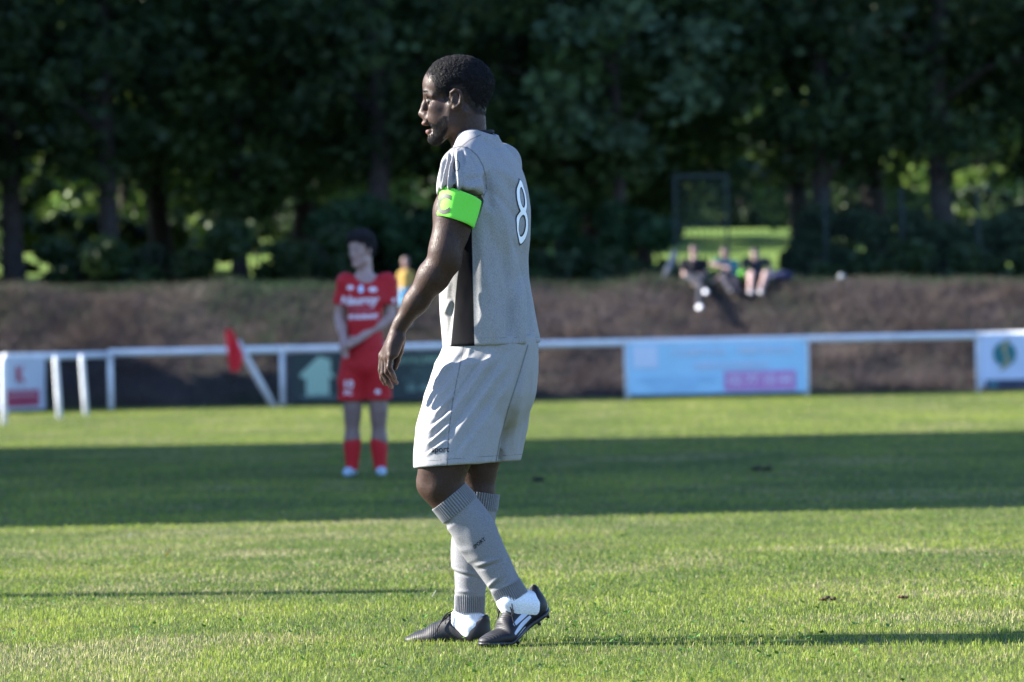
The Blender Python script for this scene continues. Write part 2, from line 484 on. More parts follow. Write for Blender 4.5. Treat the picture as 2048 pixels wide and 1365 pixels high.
# ------------------------------------------------------------------ grass blades on the pitch (one mass)
def blades(base, h, wd, lean_dir, lean, colr, tipc=None):
    n = len(base)
    a = np.random.default_rng(3).uniform(0, 2 * np.pi, n)
    side = np.stack([np.cos(a), np.sin(a), np.zeros(n)], 1) * wd[:, None] / 2
    ld = np.stack([np.cos(lean_dir), np.sin(lean_dir), np.zeros(n)], 1)
    z = np.array([0, 0, 1.0])
    m = base + z * (h * 0.55)[:, None] + ld * (lean * h * 0.3)[:, None]
    t = base + z * (h * np.sqrt(np.clip(1 - 0.6 * lean ** 2, 0.1, 1)))[:, None] + ld * (lean * h)[:, None]
    V = np.stack([base - side, base + side, m - side * 0.8, m + side * 0.8, t], 1).reshape(-1, 3)
    k = np.arange(n)[:, None] * 5
    Q = k + np.array([[0, 1, 3, 2]]); T = k + np.array([[2, 3, 4]])
    if tipc is None: tipc = colr
    C = np.stack([colr * 0.9, colr * 0.9, colr, colr, tipc], 1).reshape(-1, 3)
    return V, Q, T, C

M_GRASS = mat('grass blades', rough=0.5, spec=0.14, attr=True, trans=0.34)
NB = 680000
g = np.random.default_rng(11)
d = np.exp(g.uniform(math.log(10.6), math.log(FY + 14.2), NB))
X = g.uniform(-1, 1, NB) * (0.127 * d + 0.45)
Y = d - 13.0
pos = np.stack([X, Y, np.zeros(NB)], 1)
pn = noise3(pos, 1.1, 1) * 0.55 + noise3(pos, 3.3, 2) * 0.3 + noise3(pos * [1, 0.6, 1], 0.35, 5) * 0.5
dry = np.clip(noise3(pos, 0.75, 9) * 0.9 + noise3(pos, 2.6, 10) * 0.7 - 0.25, 0, 1)
u = g.random(NB)
c0 = np.array([0.042, 0.098, 0.018]); c1 = np.array([0.285, 0.345, 0.048]); c2 = np.array([0.46, 0.41, 0.21])
fcol = np.clip(0.48 + 0.5 * pn + g.normal(0, 0.34, NB), 0, 1)[:, None]
colr = c0 * (1 - fcol) + c1 * fcol
isdry = (u < 0.06 + 0.58 * dry)[:, None]
colr = np.where(isdry, c2 * (0.45 + 0.65 * g.random((NB, 1))), colr)
tuft = noise3(pos, 9.0, 12)
h = g.uniform(0.007, 0.019, NB) * (1 + 0.25 * pn + 0.35 * tuft) * np.where(g.random(NB) < 0.03, 1.7, 1.0)
wd = 0.0018 * (d / 12.0) ** 1.0 * g.uniform(0.7, 1.3, NB)
V, Q, T, C = blades(pos, h, wd, g.uniform(0, 2 * np.pi, NB), g.uniform(0.1, 0.9, NB), colr, colr * 1.15)
far = d > 19                                        # far blades need no bend: one triangle each
nearT = ~far
Vr = V.reshape(NB, 5, 3); Cr = C.reshape(NB, 5, 3); nn = int(nearT.sum()); nf = int(far.sum())
V = np.concatenate([Vr[nearT].reshape(-1, 3), Vr[far][:, [0, 1, 4]].reshape(-1, 3)]); C = np.concatenate([Cr[nearT].reshape(-1, 3), Cr[far][:, [0, 1, 4]].reshape(-1, 3)])
T = np.concatenate([T[:nn], nn * 5 + np.arange(nf * 3).reshape(-1, 3)]); Q = Q[:nn]
obj('grass', mesh_np('grass', V, Q, T, True, C), M_GRASS, kind='stuff')

# broad-leaved weeds pressed into the turf
M_CLOVER = mat('clover leaves', rough=0.5, spec=0.3, attr=True, trans=0.25)
nc = 1500
d = np.exp(g.uniform(math.log(10.8), math.log(26), nc)); X = g.uniform(-1, 1, nc) * (0.125 * d + 0.3)
ctr = np.stack([X, d - 13, g.uniform(0.012, 0.035, nc)], 1)
keep = noise3(ctr * [1, 1, 0], 1.7, 21) > 0.0; ctr = ctr[keep]; nc = len(ctr)
Vs = []; Qs = []; Cs = []
for k in range(3):
    a = g.uniform(0, 2 * np.pi, nc); r = g.uniform(0.006, 0.014, nc); el = g.uniform(0.1, 0.8, nc)
    dr = np.stack([np.cos(a), np.sin(a), el], 1); sd = np.stack([-np.sin(a), np.cos(a), np.zeros(nc)], 1)
    q = np.stack([ctr, ctr + dr * (r * 0.6)[:, None] + sd * (r * 0.55)[:, None], ctr + dr * (r * 1.3)[:, None], ctr + dr * (r * 0.6)[:, None] - sd * (r * 0.55)[:, None]], 1)
    Vs.append(q.reshape(-1, 3)); Cs.append(np.repeat(np.array([[0.055, 0.13, 0.015]]) * g.uniform(0.6, 1.6, (nc, 1)), 4, 0))
V = np.concatenate(Vs); Q = np.arange(len(V)).reshape(-1, 4)
obj('clover', mesh_np('clover', V, Q, None, False, np.concatenate(Cs)), M_CLOVER, kind='stuff')

# dry growth on the bank
nbk = 90000
Y = g.uniform(57.5, 64.5, nbk); X = g.uniform(-11.5, 11.5, nbk)
zz = np.where(Y < 63.0, bank_z(X, Y), meadow_z(X, Y))
pos = np.stack([X, Y, zz - 0.02], 1)
pn = noise3(pos, 0.7, 31) * 0.7 + noise3(pos, 2.0, 32) * 0.5
top = sstep(61.8, 63.2, Y)
br = np.array([0.062, 0.047, 0.044]); gy = np.array([0.118, 0.094, 0.084]); gr = np.array([0.030, 0.055, 0.028])
f1 = np.clip(g.random((nbk, 1)) * 0.8 + 0.7 * noise3(pos, 0.9, 37)[:, None], 0, 1.3); colr = br * (1 - f1) + gy * f1
mk = (g.random(nbk) < np.clip(0.12 + 0.65 * noise3(pos, 0.45, 36) + 0.3 * pn, 0.01, 0.75) + 0.6 * top)[:, None]
colr = np.where(mk, gr * g.uniform(0.6, 1.8, (nbk, 1)), colr)
clump = np.clip(noise3(pos, 1.6, 35) * 1.6, 0, 1)
h = g.uniform(0.06, 0.20, nbk) * (1 + 0.5 * pn + 1.1 * clump) * (1 - 0.45 * top)
V, Q, T, C = blades(pos, np.abs(h) + 0.03, g.uniform(0.008, 0.024, nbk), g.uniform(0, 2 * np.pi, nbk), g.uniform(0.3, 0.95, nbk), colr)
V = V.reshape(-1, 5, 3)[:, [0, 1, 4]].reshape(-1, 3); C = C.reshape(-1, 5, 3)[:, [0, 1, 4]].reshape(-1, 3); T = np.arange(len(V)).reshape(-1, 3)
obj('dry_grass', mesh_np('dry_grass', V, None, T, True, C), mat('dry bank growth', rough=0.8, spec=0.1, attr=True, trans=0.2), kind='stuff')

# ------------------------------------------------------------------ clubhouse left of the pitch (casts the broad shadow band)
M_REND = mat('pale render', (0.55, 0.50, 0.43), 0.9, 0.1, noise=(1.5, 0.12), bump=(60, 0.3, 0.01))
M_SLATE = mat('dark roof tiles', (0.10, 0.085, 0.08), 0.7, 0.2, noise=(3, 0.3))
M_GLASS = mat('window glass', (0.03, 0.04, 0.05), 0.08, 0.6)
M_WHITE = mat('white paint', (0.72, 0.72, 0.72), 0.45, 0.4, noise=(5, 0.06))
bx0, bx1, by0, by1, bh = -27.0, -14.5, 12.75, 30.3, 10.3
r = root('clubhouse', 'tall pale rendered clubhouse standing left of the pitch, outside the touchline', 'building', (bx1, by0, 0))
og = ORIG[r.name]
part('wall', gbox(((bx0 + bx1) / 2, (by0 + by1) / 2, bh / 2), (bx1 - bx0, by1 - by0, bh)), M_REND, r, og, False)
part('roof', gbox(((bx0 + bx1) / 2, (by0 + by1) / 2, bh + 0.12), (bx1 - bx0 + 0.3, by1 - by0 + 0.3, 0.24)), M_SLATE, r, og, False)
for k in range(5):
    for f in range(3):
        y = by0 + 2.2 + k * 3.3; z = 1.9 + f * 3.1
        if f == 0 and k == 2:
            dd = part('door', gbox((bx1 + 0.03, y, 1.1), (0.06, 1.4, 2.2)), M_WHITE, r, og, False)
            part('handle', gbox((bx1 + 0.09, y + 0.5, 1.05), (0.06, 0.14, 0.04)), M_SLATE, dd, og, False)
            continue
        ww = part('window', gbox((bx1 + 0.02, y, z), (0.05, 1.5, 1.3)), M_WHITE, r, og, False)
        for s in (-1, 1): part('pane', gbox((bx1 + 0.05, y + s * 0.36, z), (0.02, 0.62, 1.14)), M_GLASS, ww, og, False)
        part('sill', gbox((bx1 + 0.09, y, z - 0.70), (0.18, 1.7, 0.08)), M_REND, ww, og, False)

# plain steel pole left of the frame (throws the thin line of shade across the turf)
M_STEEL = mat('galvanised steel', (0.42, 0.43, 0.44), 0.5, 0.5, metal=0.6)
mx = -9.2
r = root('steel_pole', 'slim grey steel pole standing beside the pitch', 'pole', (mx, 4.2, 0)); og = ORIG[r.name]
part('pole', loft([(mx, 4.2, 0), (mx, 4.2, 2.2), (mx, 4.2, 4.55)], [0.095, 0.092, 0.09], seg=14, ref=(0, 1, 0)), M_STEEL, r, og)
part('cap', ellipsoid_geo((mx, 4.2, 4.55), (0.10, 0.10, 0.05), 12, 8), M_STEEL, r, og)

# ------------------------------------------------------------------ post-and-rail fence
M_POST = mat('white fence paint', (0.70, 0.71, 0.73), 0.5, 0.3, noise=(6, 0.10), bump=(90, 0.2, 0.002))
fr = root('perimeter_fence', 'white painted metal post and rail fence along the foot of the bank', 'fence', (0, FY, 0)); og = ORIG[fr.name]
fx = [float(P(px, 800, FY)[0]) for px in (222, 566, 912, 1255, 1614, 1958)]
fx = fx + [fx[-1] + 2.85, fx[-1] + 5.7]
for i, x in enumerate(fx):
    part('post', loft([(x, FY, -0.1), (x, FY, 0.4), (x, FY, 0.90)], 0.043, seg=18, ref=(0, 1, 0)), M_POST, fr, og)
    if i < len(fx) - 1:
        part('rail', loft([(x - 0.02, FY, 0.915), ((x + fx[i + 1]) / 2, FY, 0.912), (fx[i + 1] - 0.02, FY, 0.915)], 0.058, seg=18), M_POST, fr, og)
# the part that turns a little towards the pitch at the corner
cx, cy = fx[0], FY
pl = [(P(222, 800, FY)[0], FY), (P(10, 800, FY - 2.6)[0], FY - 2.6), (P(10, 800, FY - 2.6)[0] - 2.8, FY - 5.6)]
cf = root('corner_fence', 'greyish white rail fence turning towards the pitch at the corner', 'fence', (pl[1][0], pl[1][1], 0)); og = ORIG[cf.name]
for i in range(2):
    a, b = np.array(pl[i]), np.array(pl[i + 1])
    a2 = a + (b - a) * (0.02 if i else 0.03)
    part('rail', loft([(*a2, 0.885), (*((a2 + b) / 2), 0.88), (*b, 0.885)], 0.055, seg=18), M_POST, cf, og)
    part('post', loft([(*b, -0.1), (*b, 0.5), (*b, 0.875)], 0.05, seg=18, ref=(0, 1, 0)), M_POST, cf, og)

# free-standing white posts in front of the corner
for (bpx, bpy_, tpx, tpy), lab in (((8, 850, 6, 716), 'round-topped white post standing upright in front of the red and white banner'),
                               ((120, 838, 111, 713), 'leaning white round-topped post beside the red and white banner'),
                               ((173, 832, 163, 710), 'leaning white round-topped post beside the corner fence post')):
    hz = 691 + (1024 - bpx) * math.tan(ROLL)
    Yp = 0.907 * F / (bpy_ - hz) - 13
    a = P(bpx, bpy_, Yp); b = P(tpx, tpy, Yp); a[2] = -0.08
    hgt = np.array([0, .4, .8, .93, .975, 1.0])
    pth = a + (b - a) * hgt[:, None]
    o = part('marker_post', loft(pth, [0.038, 0.038, 0.038, 0.038, 0.030, 0.010], seg=20, ref=(0, 1, 0)), M_POST, None, (a[0], a[1], 0))
    o.location = (a[0], a[1], 0); tag(o, lab, 'post', 'white posts by the corner')

# corner flag leaning on the fence
Yf = FY - 1.0
a = P(549, 815, Yf); b = P(478, 690, Yf); a[2] = -0.03; b2 = a + (b - a) * 1.06
r = root('corner_flag', 'red cloth flag on a leaning pale pole in front of the white fence', 'flag', tuple(a)); og = a
part('pole', loft(np.array([a, (a + b) / 2, b2]), 0.055, seg=16, ref=(0, 1, 0)), mat('weathered pole', (0.55, 0.54, 0.53), 0.6, 0.3, noise=(8, 0.12)), r, og)
M_FLAG = mat('red flag cloth', (0.85, 0.05, 0.075), 0.7, 0.2, noise=(20, 0.1), trans=0.35)
nu, nv = 24, 10
fv = []
outl = [(449, 659, 464, 660), (452, 685, 477, 688), (456, 712, 486, 710), (459, 735, 484, 728), (462, 744, 478, 743)]
ys_ = np.linspace(0, len(outl) - 1, nu)
for i in range(nu):
    kf = ys_[i]; k = min(int(kf), len(outl) - 2); f = kf - k
    L = np.array(outl[k]) * (1 - f) + np.array(outl[k + 1]) * f
    for j in range(nv):
        t = j / (nv - 1)
        fv.append(P(L[0] * (1 - t) + L[2] * t, L[1] * (1 - t) + L[3] * t, Yf - 0.10 + 0.05 * math.sin(t * 9 + i * 0.35)))
fv = np.array(fv); i = np.arange(nu - 1)[:, None] * nv; j = np.arange(nv - 1)[None]
fq = np.stack([i + j, i + nv + j, i + nv + j + 1, i + j + 1], -1).reshape(-1, 4)
fb = fv + [0, 0.012, 0]
part('flag_cloth', join((fv, fq), (fb, fq[:, ::-1])), M_FLAG, r, og)

# ------------------------------------------------------------------ advertising banners on the fence
def banner(x0, x1, z0, z1, Y, colr, label, extra, yaw=0.0):
    """a thin sheet hung on the fence; extra(add) puts the print on it in sheet coordinates 0..1"""
    W = x1 - x0; H = z1 - z0
    r = root('banner', label, 'banner', (x0, Y, z0), 'advertising banners on the fence'); og = ORIG[r.name]
    u = np.array([math.cos(yaw), math.sin(yaw), 0]); n = np.array([math.sin(yaw), -math.cos(yaw), 0]); zv = np.array([0, 0, 1.0])
    nx, nz = 40, 10
    A, B = np.meshgrid(np.linspace(0, 1, nx), np.linspace(0, 1, nz), indexing='ij')
    def sag(a, b): return 0.012 * np.sin(a * 17) * (1 - b) + 0.006 * np.sin(a * 41 + b * 4)
    def pt(a, b, off): return og + u * (np.asarray(a) * W)[..., None] + zv * (np.asarray(b) * H)[..., None] + n * (off + sag(np.asarray(a), np.asarray(b)))[..., None]
    Vf = pt(A, B, 0.004 + A * 0).reshape(-1, 3); Vb = Vf - n * 0.008
    i = np.arange(nx - 1)[:, None] * nz; j = np.arange(nz - 1)[None]
    q = np.stack([i + j, i + nz + j, i + nz + j + 1, i + j + 1], -1).reshape(-1, 4)
    ms = mat('banner sheet', colr, 0.45, 0.35, noise=(2, 0.05))
    sh = part('sheet', join((Vf, q), (Vb, q[:, ::-1])), ms, r, og)
    for a in (0.01, 0.25, 0.5, 0.75, 0.99):
        for b in (0.03, 0.97):
            c = pt(np.array(a), np.array(b), np.array(0.008))
            part('eyelet', loft([c - n * 0.004, c + n * 0.004], 0.014, seg=10), M_STEEL, sh, og)
    def rect(a0, a1, b0, b1, c, lift=0.018, name='print'):
        k = 14
        A, B = np.meshgrid(np.linspace(a0, a1, k), np.linspace(b0, b1, 5), indexing='ij')
        Vv = pt(A, B, lift + A * 0).reshape(-1, 3); i = np.arange(k - 1)[:, None] * 5; j = np.arange(4)[None]
        part(name, (Vv, np.stack([i + j, i + 5 + j, i + 6 + j, i + j + 1], -1).reshape(-1, 4)), mat('print', c, 0.5, 0.3), sh, og)
    def text(s, a, b, hgt, c, lift=0.026, bold=0.0, name='lettering'):
        bm = text_geo(s, 1.0, bold=bold)
        V = np.array([x.co[:] for x in bm.verts]); bm.verts.index_update(); T = np.array([[x.index for x in f.verts] for f in bm.faces]); bm.free()
        aa = a + V[:, 0] * hgt / W; bb = b + V[:, 1] * hgt / H
        part(name, (pt(aa, bb, lift + aa * 0), None, T), mat('lettering', c, 0.5, 0.3), sh, og, False)
    def poly(pts, c, lift=0.024, name='emblem'):
        p = np.array(pts, float); cc = p.mean(0); V = np.concatenate([p, [cc]])
        m = len(p); T = np.array([[k, (k + 1) % m, m] for k in range(m)])
        part(name, (pt(V[:, 0], V[:, 1], lift + V[:, 0] * 0), None, T), mat('emblem', c, 0.5, 0.3), sh, og, False)
    extra(rect, text, poly)
    return r

Yb = FY - 0.075
def bx(px): return float(P(px, 740, Yb)[0])
def blue(rect, text, poly):
    W_ = (0.62, 0.70, 0.83)
    rect(0.03, 0.17, 0.52, 0.94, W_); text('COMPTOIR', 0.40, 0.80, 0.17, W_, bold=0.02); text('IMMOBILIER', 0.77, 0.82, 0.17, W_, bold=0.02)
    text('AMENAGEMENT', 0.58, 0.53, 0.17, W_, bold=0.02)
    rect(0.54, 0.94, 0.04, 0.42, (0.58, 0.26, 0.52)); text('02 77 10 44', 0.74, 0.24, 0.21, (0.70, 0.62, 0.80), bold=0.03)
    text('VENTE ET LOCATION', 0.28, 0.28, 0.13, (0.38, 0.62, 0.82), bold=0.02); text('DEVIS GRATUIT', 0.26, 0.13, 0.11, (0.38, 0.62, 0.82), bold=0.02)
banner(bx(1255), bx(1613), 0.06, 0.90, Yb, (0.38, 0.66, 0.84), 'light blue banner with pale lettering and a magenta box on the fence', blue)
def green(rect, text, poly):
    L = (0.31, 0.46, 0.37)
    rect(0.03, 0.97, 0.05, 0.95, (0.024, 0.040, 0.042), 0.013)
    poly([(0.105, 0.14), (0.235, 0.14), (0.235, 0.48), (0.27, 0.48), (0.245, 0.60), (0.245, 0.84), (0.18, 0.92), (0.07, 0.55), (0.08, 0.48), (0.105, 0.48)], L)
    text('RAVALEMENT', 0.76, 0.80, 0.16, (0.19, 0.31, 0.23), bold=0.02); text('ISOLATION', 0.80, 0.58, 0.12, (0.11, 0.19, 0.17), bold=0.01)
    text('COUVERTURE', 0.78, 0.42, 0.12, (0.10, 0.17, 0.16), bold=0.01); text('02 40 80 61', 0.80, 0.24, 0.16, (0.20, 0.33, 0.28), bold=0.02); rect(0.08, 0.30, 0.09, 0.12, (0.16, 0.27, 0.25))
banner(bx(574), bx(932), 0.05, 0.86, Yb, (0.02, 0.026, 0.04), 'dark green banner with a pale green house emblem on the fence', green)
def swirl(rect, text, poly):
    cxx, cyy = 0.155, 0.62; W = 2.6; H = 0.78
    th = np.linspace(0, 2 * np.pi, 40, endpoint=False)
    poly([(cxx + 0.185 / W * math.cos(t), cyy + 0.185 / H * math.sin(t)) for t in th], (0.02, 0.16, 0.18))
    s = [(cxx - 0.07 / W, cyy - 0.26 / H), (cxx + 0.03 / W, cyy - 0.20 / H), (cxx + 0.10 / W, cyy - 0.10 / H), (cxx + 0.02 / W, cyy + 0.05 / H), (cxx + 0.02 / W, cyy + 0.14 / H), (cxx + 0.09 / W, cyy + 0.24 / H), (cxx - 0.02 / W, cyy + 0.19 / H), (cxx - 0.07 / W, cyy + 0.08 / H), (cxx + 0.02 / W, cyy - 0.06 / H), (cxx + 0.01 / W, cyy - 0.16 / H)]
    poly(s, (0.26, 0.27, 0.16), 0.032)
    text('SERVICES', 0.66, 0.62, 0.36, (0.03, 0.20, 0.26), bold=0.02); text('PAYSAGE', 0.6, 0.30, 0.16, (0.25, 0.27, 0.45))
    rect(0.03, 1.0, -0.05, 0.13, (0.03, 0.04, 0.08), 0.010); rect(0.05, 0.11, -0.03, 0.11, (0.04, 0.14, 0.18), 0.014)
banner(bx(1960), bx(1960) + 2.6, 0.08, 0.93, Yb, (0.55, 0.63, 0.78), 'white banner with a round green and gold swirl emblem', swirl)
ya = math.atan2(pl[1][1] - pl[0][1], pl[1][0] - pl[0][0])
e0 = np.array(pl[0]) + (np.array(pl[1]) - np.array(pl[0])) * 0.66; e1 = np.array(pl[1]) - (np.array(pl[0]) - np.array(pl[1])) * 0.2
nrm2 = np.array([math.sin(ya), -math.cos(ya)]);
if nrm2[1] > 0: nrm2 = -nrm2
def redw(rect, text, poly):
    text('K', 0.55, 0.66, 0.36, (0.42, 0.06, 0.10), bold=0.03); rect(0.30, 0.88, 0.06, 0.38, (0.28, 0.03, 0.07)); rect(0.36, 0.82, 0.27, 0.30, (0.45, 0.3, 0.36), 0.026)
s0 = e1 + nrm2 * 0.07
LL = float(np.linalg.norm(e1 - e0))
banner(s0[0], s0[0] + LL, 0.05, 0.87, s0[1], (0.42, 0.45, 0.52), 'pale banner with a red letter and a dark red box by the corner', redw, yaw=math.atan2(e0[1] - e1[1], e0[0] - e1[0]))
# ------------------------------------------------------------------ trees, hedges, gate behind the bank
M_BARK = mat('grey brown bark', (0.045, 0.038, 0.036), 0.9, 0.15, noise=(6, 0.35), bump=(25, 0.8, 0.03))
M_LEAF = mat('tree leaves', rough=0.5, spec=0.25, attr=True, trans=0.35)

def leaf_cloud(n, centers, rad, size, cols, seed, droop=0.3, squash=0.7):
    g = np.random.default_rng(seed)
    k = g.integers(0, len(centers), n)
    o = g.normal(0, 1, (n, 3)); o /= np.linalg.norm(o, axis=1, keepdims=True)
    o *= (g.random((n, 1)) ** 0.5) * rad[k][:, None]; o[:, 2] *= squash
    p = centers[k] + o
    a = g.uniform(0, 2 * np.pi, n); e = g.normal(-droop, 0.5, n)
    d = np.stack([np.cos(a) * np.cos(e), np.sin(a) * np.cos(e), np.sin(e)], 1)
    s = np.cross(d, g.normal(0, 1, (n, 3))); s /= np.linalg.norm(s, axis=1, keepdims=True)
    L = size * g.uniform(0.6, 1.4, n)[:, None]; W = L * 0.30
    V = np.stack([p - d * L * 0.5, p + s * W, p + d * L * 0.5, p - s * W], 1).reshape(-1, 3)
    c = cols[0] + (cols[1] - cols[0]) * g.random((n, 1))
    cl = (0.75 + 0.5 * g.random(len(centers)))[k][:, None]
    return V, np.arange(4 * n).reshape(-1, 4), np.repeat(c * cl, 4, 0)

def make_tree(name, label, group, H, cb, R, nleaf, size, cols, seed, trunk_r=0.22, clumps=70):
    g = np.random.default_rng(seed)
    r = root(name, label, 'tree', (0, 0, 0), group); og = np.zeros(3)
    bend = g.normal(0, 0.18, 2)
    zt = np.linspace(-0.2, H * 0.8, 12)
    pth = np.stack([bend[0] * np.sin(zt * 0.5), bend[1] * np.sin(zt * 0.4 + 1) - bend[1], zt], 1)
    part('trunk', loft(pth, trunk_r * (1.0 - 0.85 * (zt + 0.2) / (H * 0.8)) + 0.02 + 0.10 * np.exp(-(zt + 0.2) / 0.25), seg=12, ref=(0, 1, 0)), M_BARK, r, og)
    th = g.uniform(0, 2 * np.pi, clumps); u = g.uniform(-1, 1, clumps); rr = g.random(clumps) ** 0.4
    zc = (cb + H) / 2; hz = (H - cb) / 2
    prof = np.sqrt(np.clip(1 - np.abs(u) ** 2.4, 0.05, 1))
    cen = np.stack([np.cos(th) * R * prof * rr, np.sin(th) * R * prof * rr, zc + u * hz], 1)
    rad = g.uniform(0.55, 1.15, clumps) * R * 0.27
    for k in range(7):
        i = int(g.integers(0, clumps)); c = cen[i]; z0 = max(cb * 0.75, min(c[2] - 0.8, H * 0.7))
        s = np.array([np.interp(z0, zt, pth[:, 0]), np.interp(z0, zt, pth[:, 1]), z0])
        part('limb', loft(smooth_path([s, s * 0.5 + c * 0.5 + [0, 0, 0.25], c], 7), np.linspace(trunk_r * 0.38, 0.025, 7), seg=7, ref=(0.3, 0.2, 1)), M_BARK, r, og)
    V, Q, C = leaf_cloud(nleaf, cen, rad, size, cols, seed + 5)
    part('crown', (V, Q), M_LEAF, r, og, False, C)
    return r

def copy_tree(src, loc, rz, sc, label=None, group=None):
    c = src.copy(); COL.objects.link(c); c.location = loc; c.rotation_euler = (0, 0, rz); c.scale = (sc, sc, sc)
    if label: c['label'] = label
    if group: c['group'] = group
    for ch in src.children:
        k = ch.copy(); COL.objects.link(k); k.parent = c
    return c

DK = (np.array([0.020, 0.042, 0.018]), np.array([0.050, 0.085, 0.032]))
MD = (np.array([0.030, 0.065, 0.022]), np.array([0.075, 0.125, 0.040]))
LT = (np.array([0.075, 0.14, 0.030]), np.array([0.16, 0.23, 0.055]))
GA = 'dark trees along the top of the bank'; GB = 'trees of the dark wood behind the first row'; GC = 'sunlit trees across the meadow'
LA = 'dark broad-leaved tree on the bank top with low hanging branches'
LB = 'dense dark tree behind the bank-top row'
LC = 'sunlit yellow-green tree standing in the meadow behind the dark wood'
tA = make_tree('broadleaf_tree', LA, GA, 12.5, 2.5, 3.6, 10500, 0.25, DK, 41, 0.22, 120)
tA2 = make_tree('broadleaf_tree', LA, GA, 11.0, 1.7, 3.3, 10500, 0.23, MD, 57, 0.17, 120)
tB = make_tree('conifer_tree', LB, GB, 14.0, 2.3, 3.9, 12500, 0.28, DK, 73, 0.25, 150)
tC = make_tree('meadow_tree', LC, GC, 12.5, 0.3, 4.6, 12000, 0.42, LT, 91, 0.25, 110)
gt = np.random.default_rng(5)
def put(src, used, px, Y, sc, lab=None, group=None, xw=None):
    o = put0(src, used, px, Y, sc, xw)
    if lab: o['label'] = lab
    if group: o['group'] = group
    return o
def put0(src, used, px, Y, sc, xw=None):
    x = float(P(px, 500, Y)[0]) if xw is None else xw
    loc = (x, Y, float(meadow_z(np.array([x]), np.array([Y]))[0]) - 0.05)
    rz = float(gt.uniform(0, 6.28))
    if not used[0]:
        used[0] = True; src.location = loc; src.rotation_euler = (0, 0, rz); src.scale = (sc,) * 3; return src
    return copy_tree(src, loc, rz, sc)
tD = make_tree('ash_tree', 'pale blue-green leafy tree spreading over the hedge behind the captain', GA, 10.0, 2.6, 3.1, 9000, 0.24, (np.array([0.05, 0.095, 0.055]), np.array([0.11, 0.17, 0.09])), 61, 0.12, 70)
uA, uA2, uB, uC, uD = [0], [0], [0], [0], [0]
for px, Y, sc, lb in [(28, 71.5, 1.0, 'dark tree with bare lower trunk on the bank top above the red and white banner'), (222, 71.0, 0.95, 'dark tree with bare lower trunk on the bank top above the leaning white posts'),
                      (742, 71.5, 1.05, 'dark tree with bare trunk on the bank top behind the red-kitted player'), (1640, 72.5, 1.0, 'dark tree standing behind the wire fence just right of the gate'),
                      (1900, 72.0, 1.1, 'dark tree on the bank top above the white swirl-emblem banner')]: put(tA, uA, px, Y, sc, lb)
for px, Y, sc, lb in [(480, 73.5, 1.0, 'mid-green leafy tree on the bank top above the red corner flag'), (1130, 72.0, 1.05, 'mid-green leafy tree rising from the hedge left of the gate'),
                      (1290, 77.5, 0.9, 'mid-green leafy tree behind the hedge beside the gate')]: put(tA2, uA2, px, Y, sc, lb)
for px, Y, sc in [(-60, 79, 1.0), (330, 79.5, 1.0), (600, 80, 0.95), (900, 79, 1.05), (1180, 80.5, 1.0), (1610, 82.0, 0.95), (1760, 80, 1.05), (2080, 79, 1.0)]: put(tB, uB, px, Y, sc)
put(tD, uD, 1235, 71.0, 1.0)
# the same rows carry on to the left of the picture and keep the bank in shade
for x, Y, sc in [(-12.5, 70.5, 1.1), (-17.5, 72, 1.15), (-23, 71, 1.2), (-29, 72, 1.2), (-36, 71, 1.25), (13.5, 72, 1.1)]: put(tA, uA, 0, Y, sc, 'tall dark tree continuing the bank-top row beyond the banners', 'trees beyond the ends of the fence', xw=x)
for x, Y, sc in [(-14.5, 78, 1.1), (-20, 79, 1.15), (-26, 78, 1.2), (-33, 79, 1.2), (15.5, 80, 1.0), (-15, 74.5, 1.1), (-24.5, 75, 1.15)]: put(tB, uB, 0, Y, sc, xw=x)
for px, Y, sc in [(-150, 132, 1.1), (120, 128, 1.0), (330, 135, 1.1), (560, 130, 1.05), (800, 136, 1.15), (1010, 129, 1.0), (1230, 134, 1.1), (1450, 131, 1.05), (1660, 136, 1.1), (1880, 130, 1.05), (2120, 134, 1.15)] + [(60, 97, 0.55), (250, 100, 0.6), (430, 95, 0.5), (640, 99, 0.6), (1080, 102, 0.6), (1280, 104, 0.55), (1700, 101, 0.6), (1950, 98, 0.55)] + [(-40 + 230 * k, 152 + 3 * (k % 3), 1.25) for k in range(10)]: put(tC, uC, px, Y, sc)

# undergrowth and hedges
def hedge(name, label, cat, x0, x1, y0, y1, z0, h, n, size, cols, seed, jag=0.25, dens_top=1.0):
    g = np.random.default_rng(seed)
    m = max(20, int((x1 - x0) * (y1 - y0) * h * 2.6))
    cx_ = g.uniform(x0, x1, m); hh = h * (1 + jag * noise3(np.stack([cx_, cx_ * 0, cx_ * 0], 1), 0.9, seed))
    cen = np.stack([cx_, g.uniform(y0, y1, m), z0(cx_) + hh * g.random(m) ** 1.15], 1)
    V, Q, C = leaf_cloud(n, cen, g.uniform(0.2, 0.5, m), size, cols, seed, 0.1, 0.8)
    r = root(name, label, cat, ((x0 + x1) / 2, (y0 + y1) / 2, float(z0(np.array([(x0 + x1) / 2]))[0]))); og = ORIG[r.name]
    part('foliage', (V, Q), M_LEAF, r, og, False, C)
    for k in range(max(4, int((x1 - x0) * 1.2))):
        x = float(g.uniform(x0, x1)); y = (y0 + y1) / 2; zz = float(z0(np.array([x]))[0])
        part('stem', loft([(x, y, zz - 0.1), (x + g.normal(0, .1), y, zz + h * 0.5), (x + g.normal(0, .2), y, zz + h * 0.9)], [0.03, 0.022, 0.01], seg=6, ref=(0, 1, 0)), M_BARK, r, og)
    return r
def zt(Y): return lambda x: meadow_z(np.asarray(x, float), np.full(np.shape(x), Y))
def wx(px, Y): return float(P(px, 500, Y)[0])
hedge('undergrowth', 'low dark undergrowth under the trees left of the gate', 'bushes', wx(-80, 66.5), wx(720, 66.5), 66, 67.8, zt(66.8), 0.95, 20000, 0.20, DK, 101)
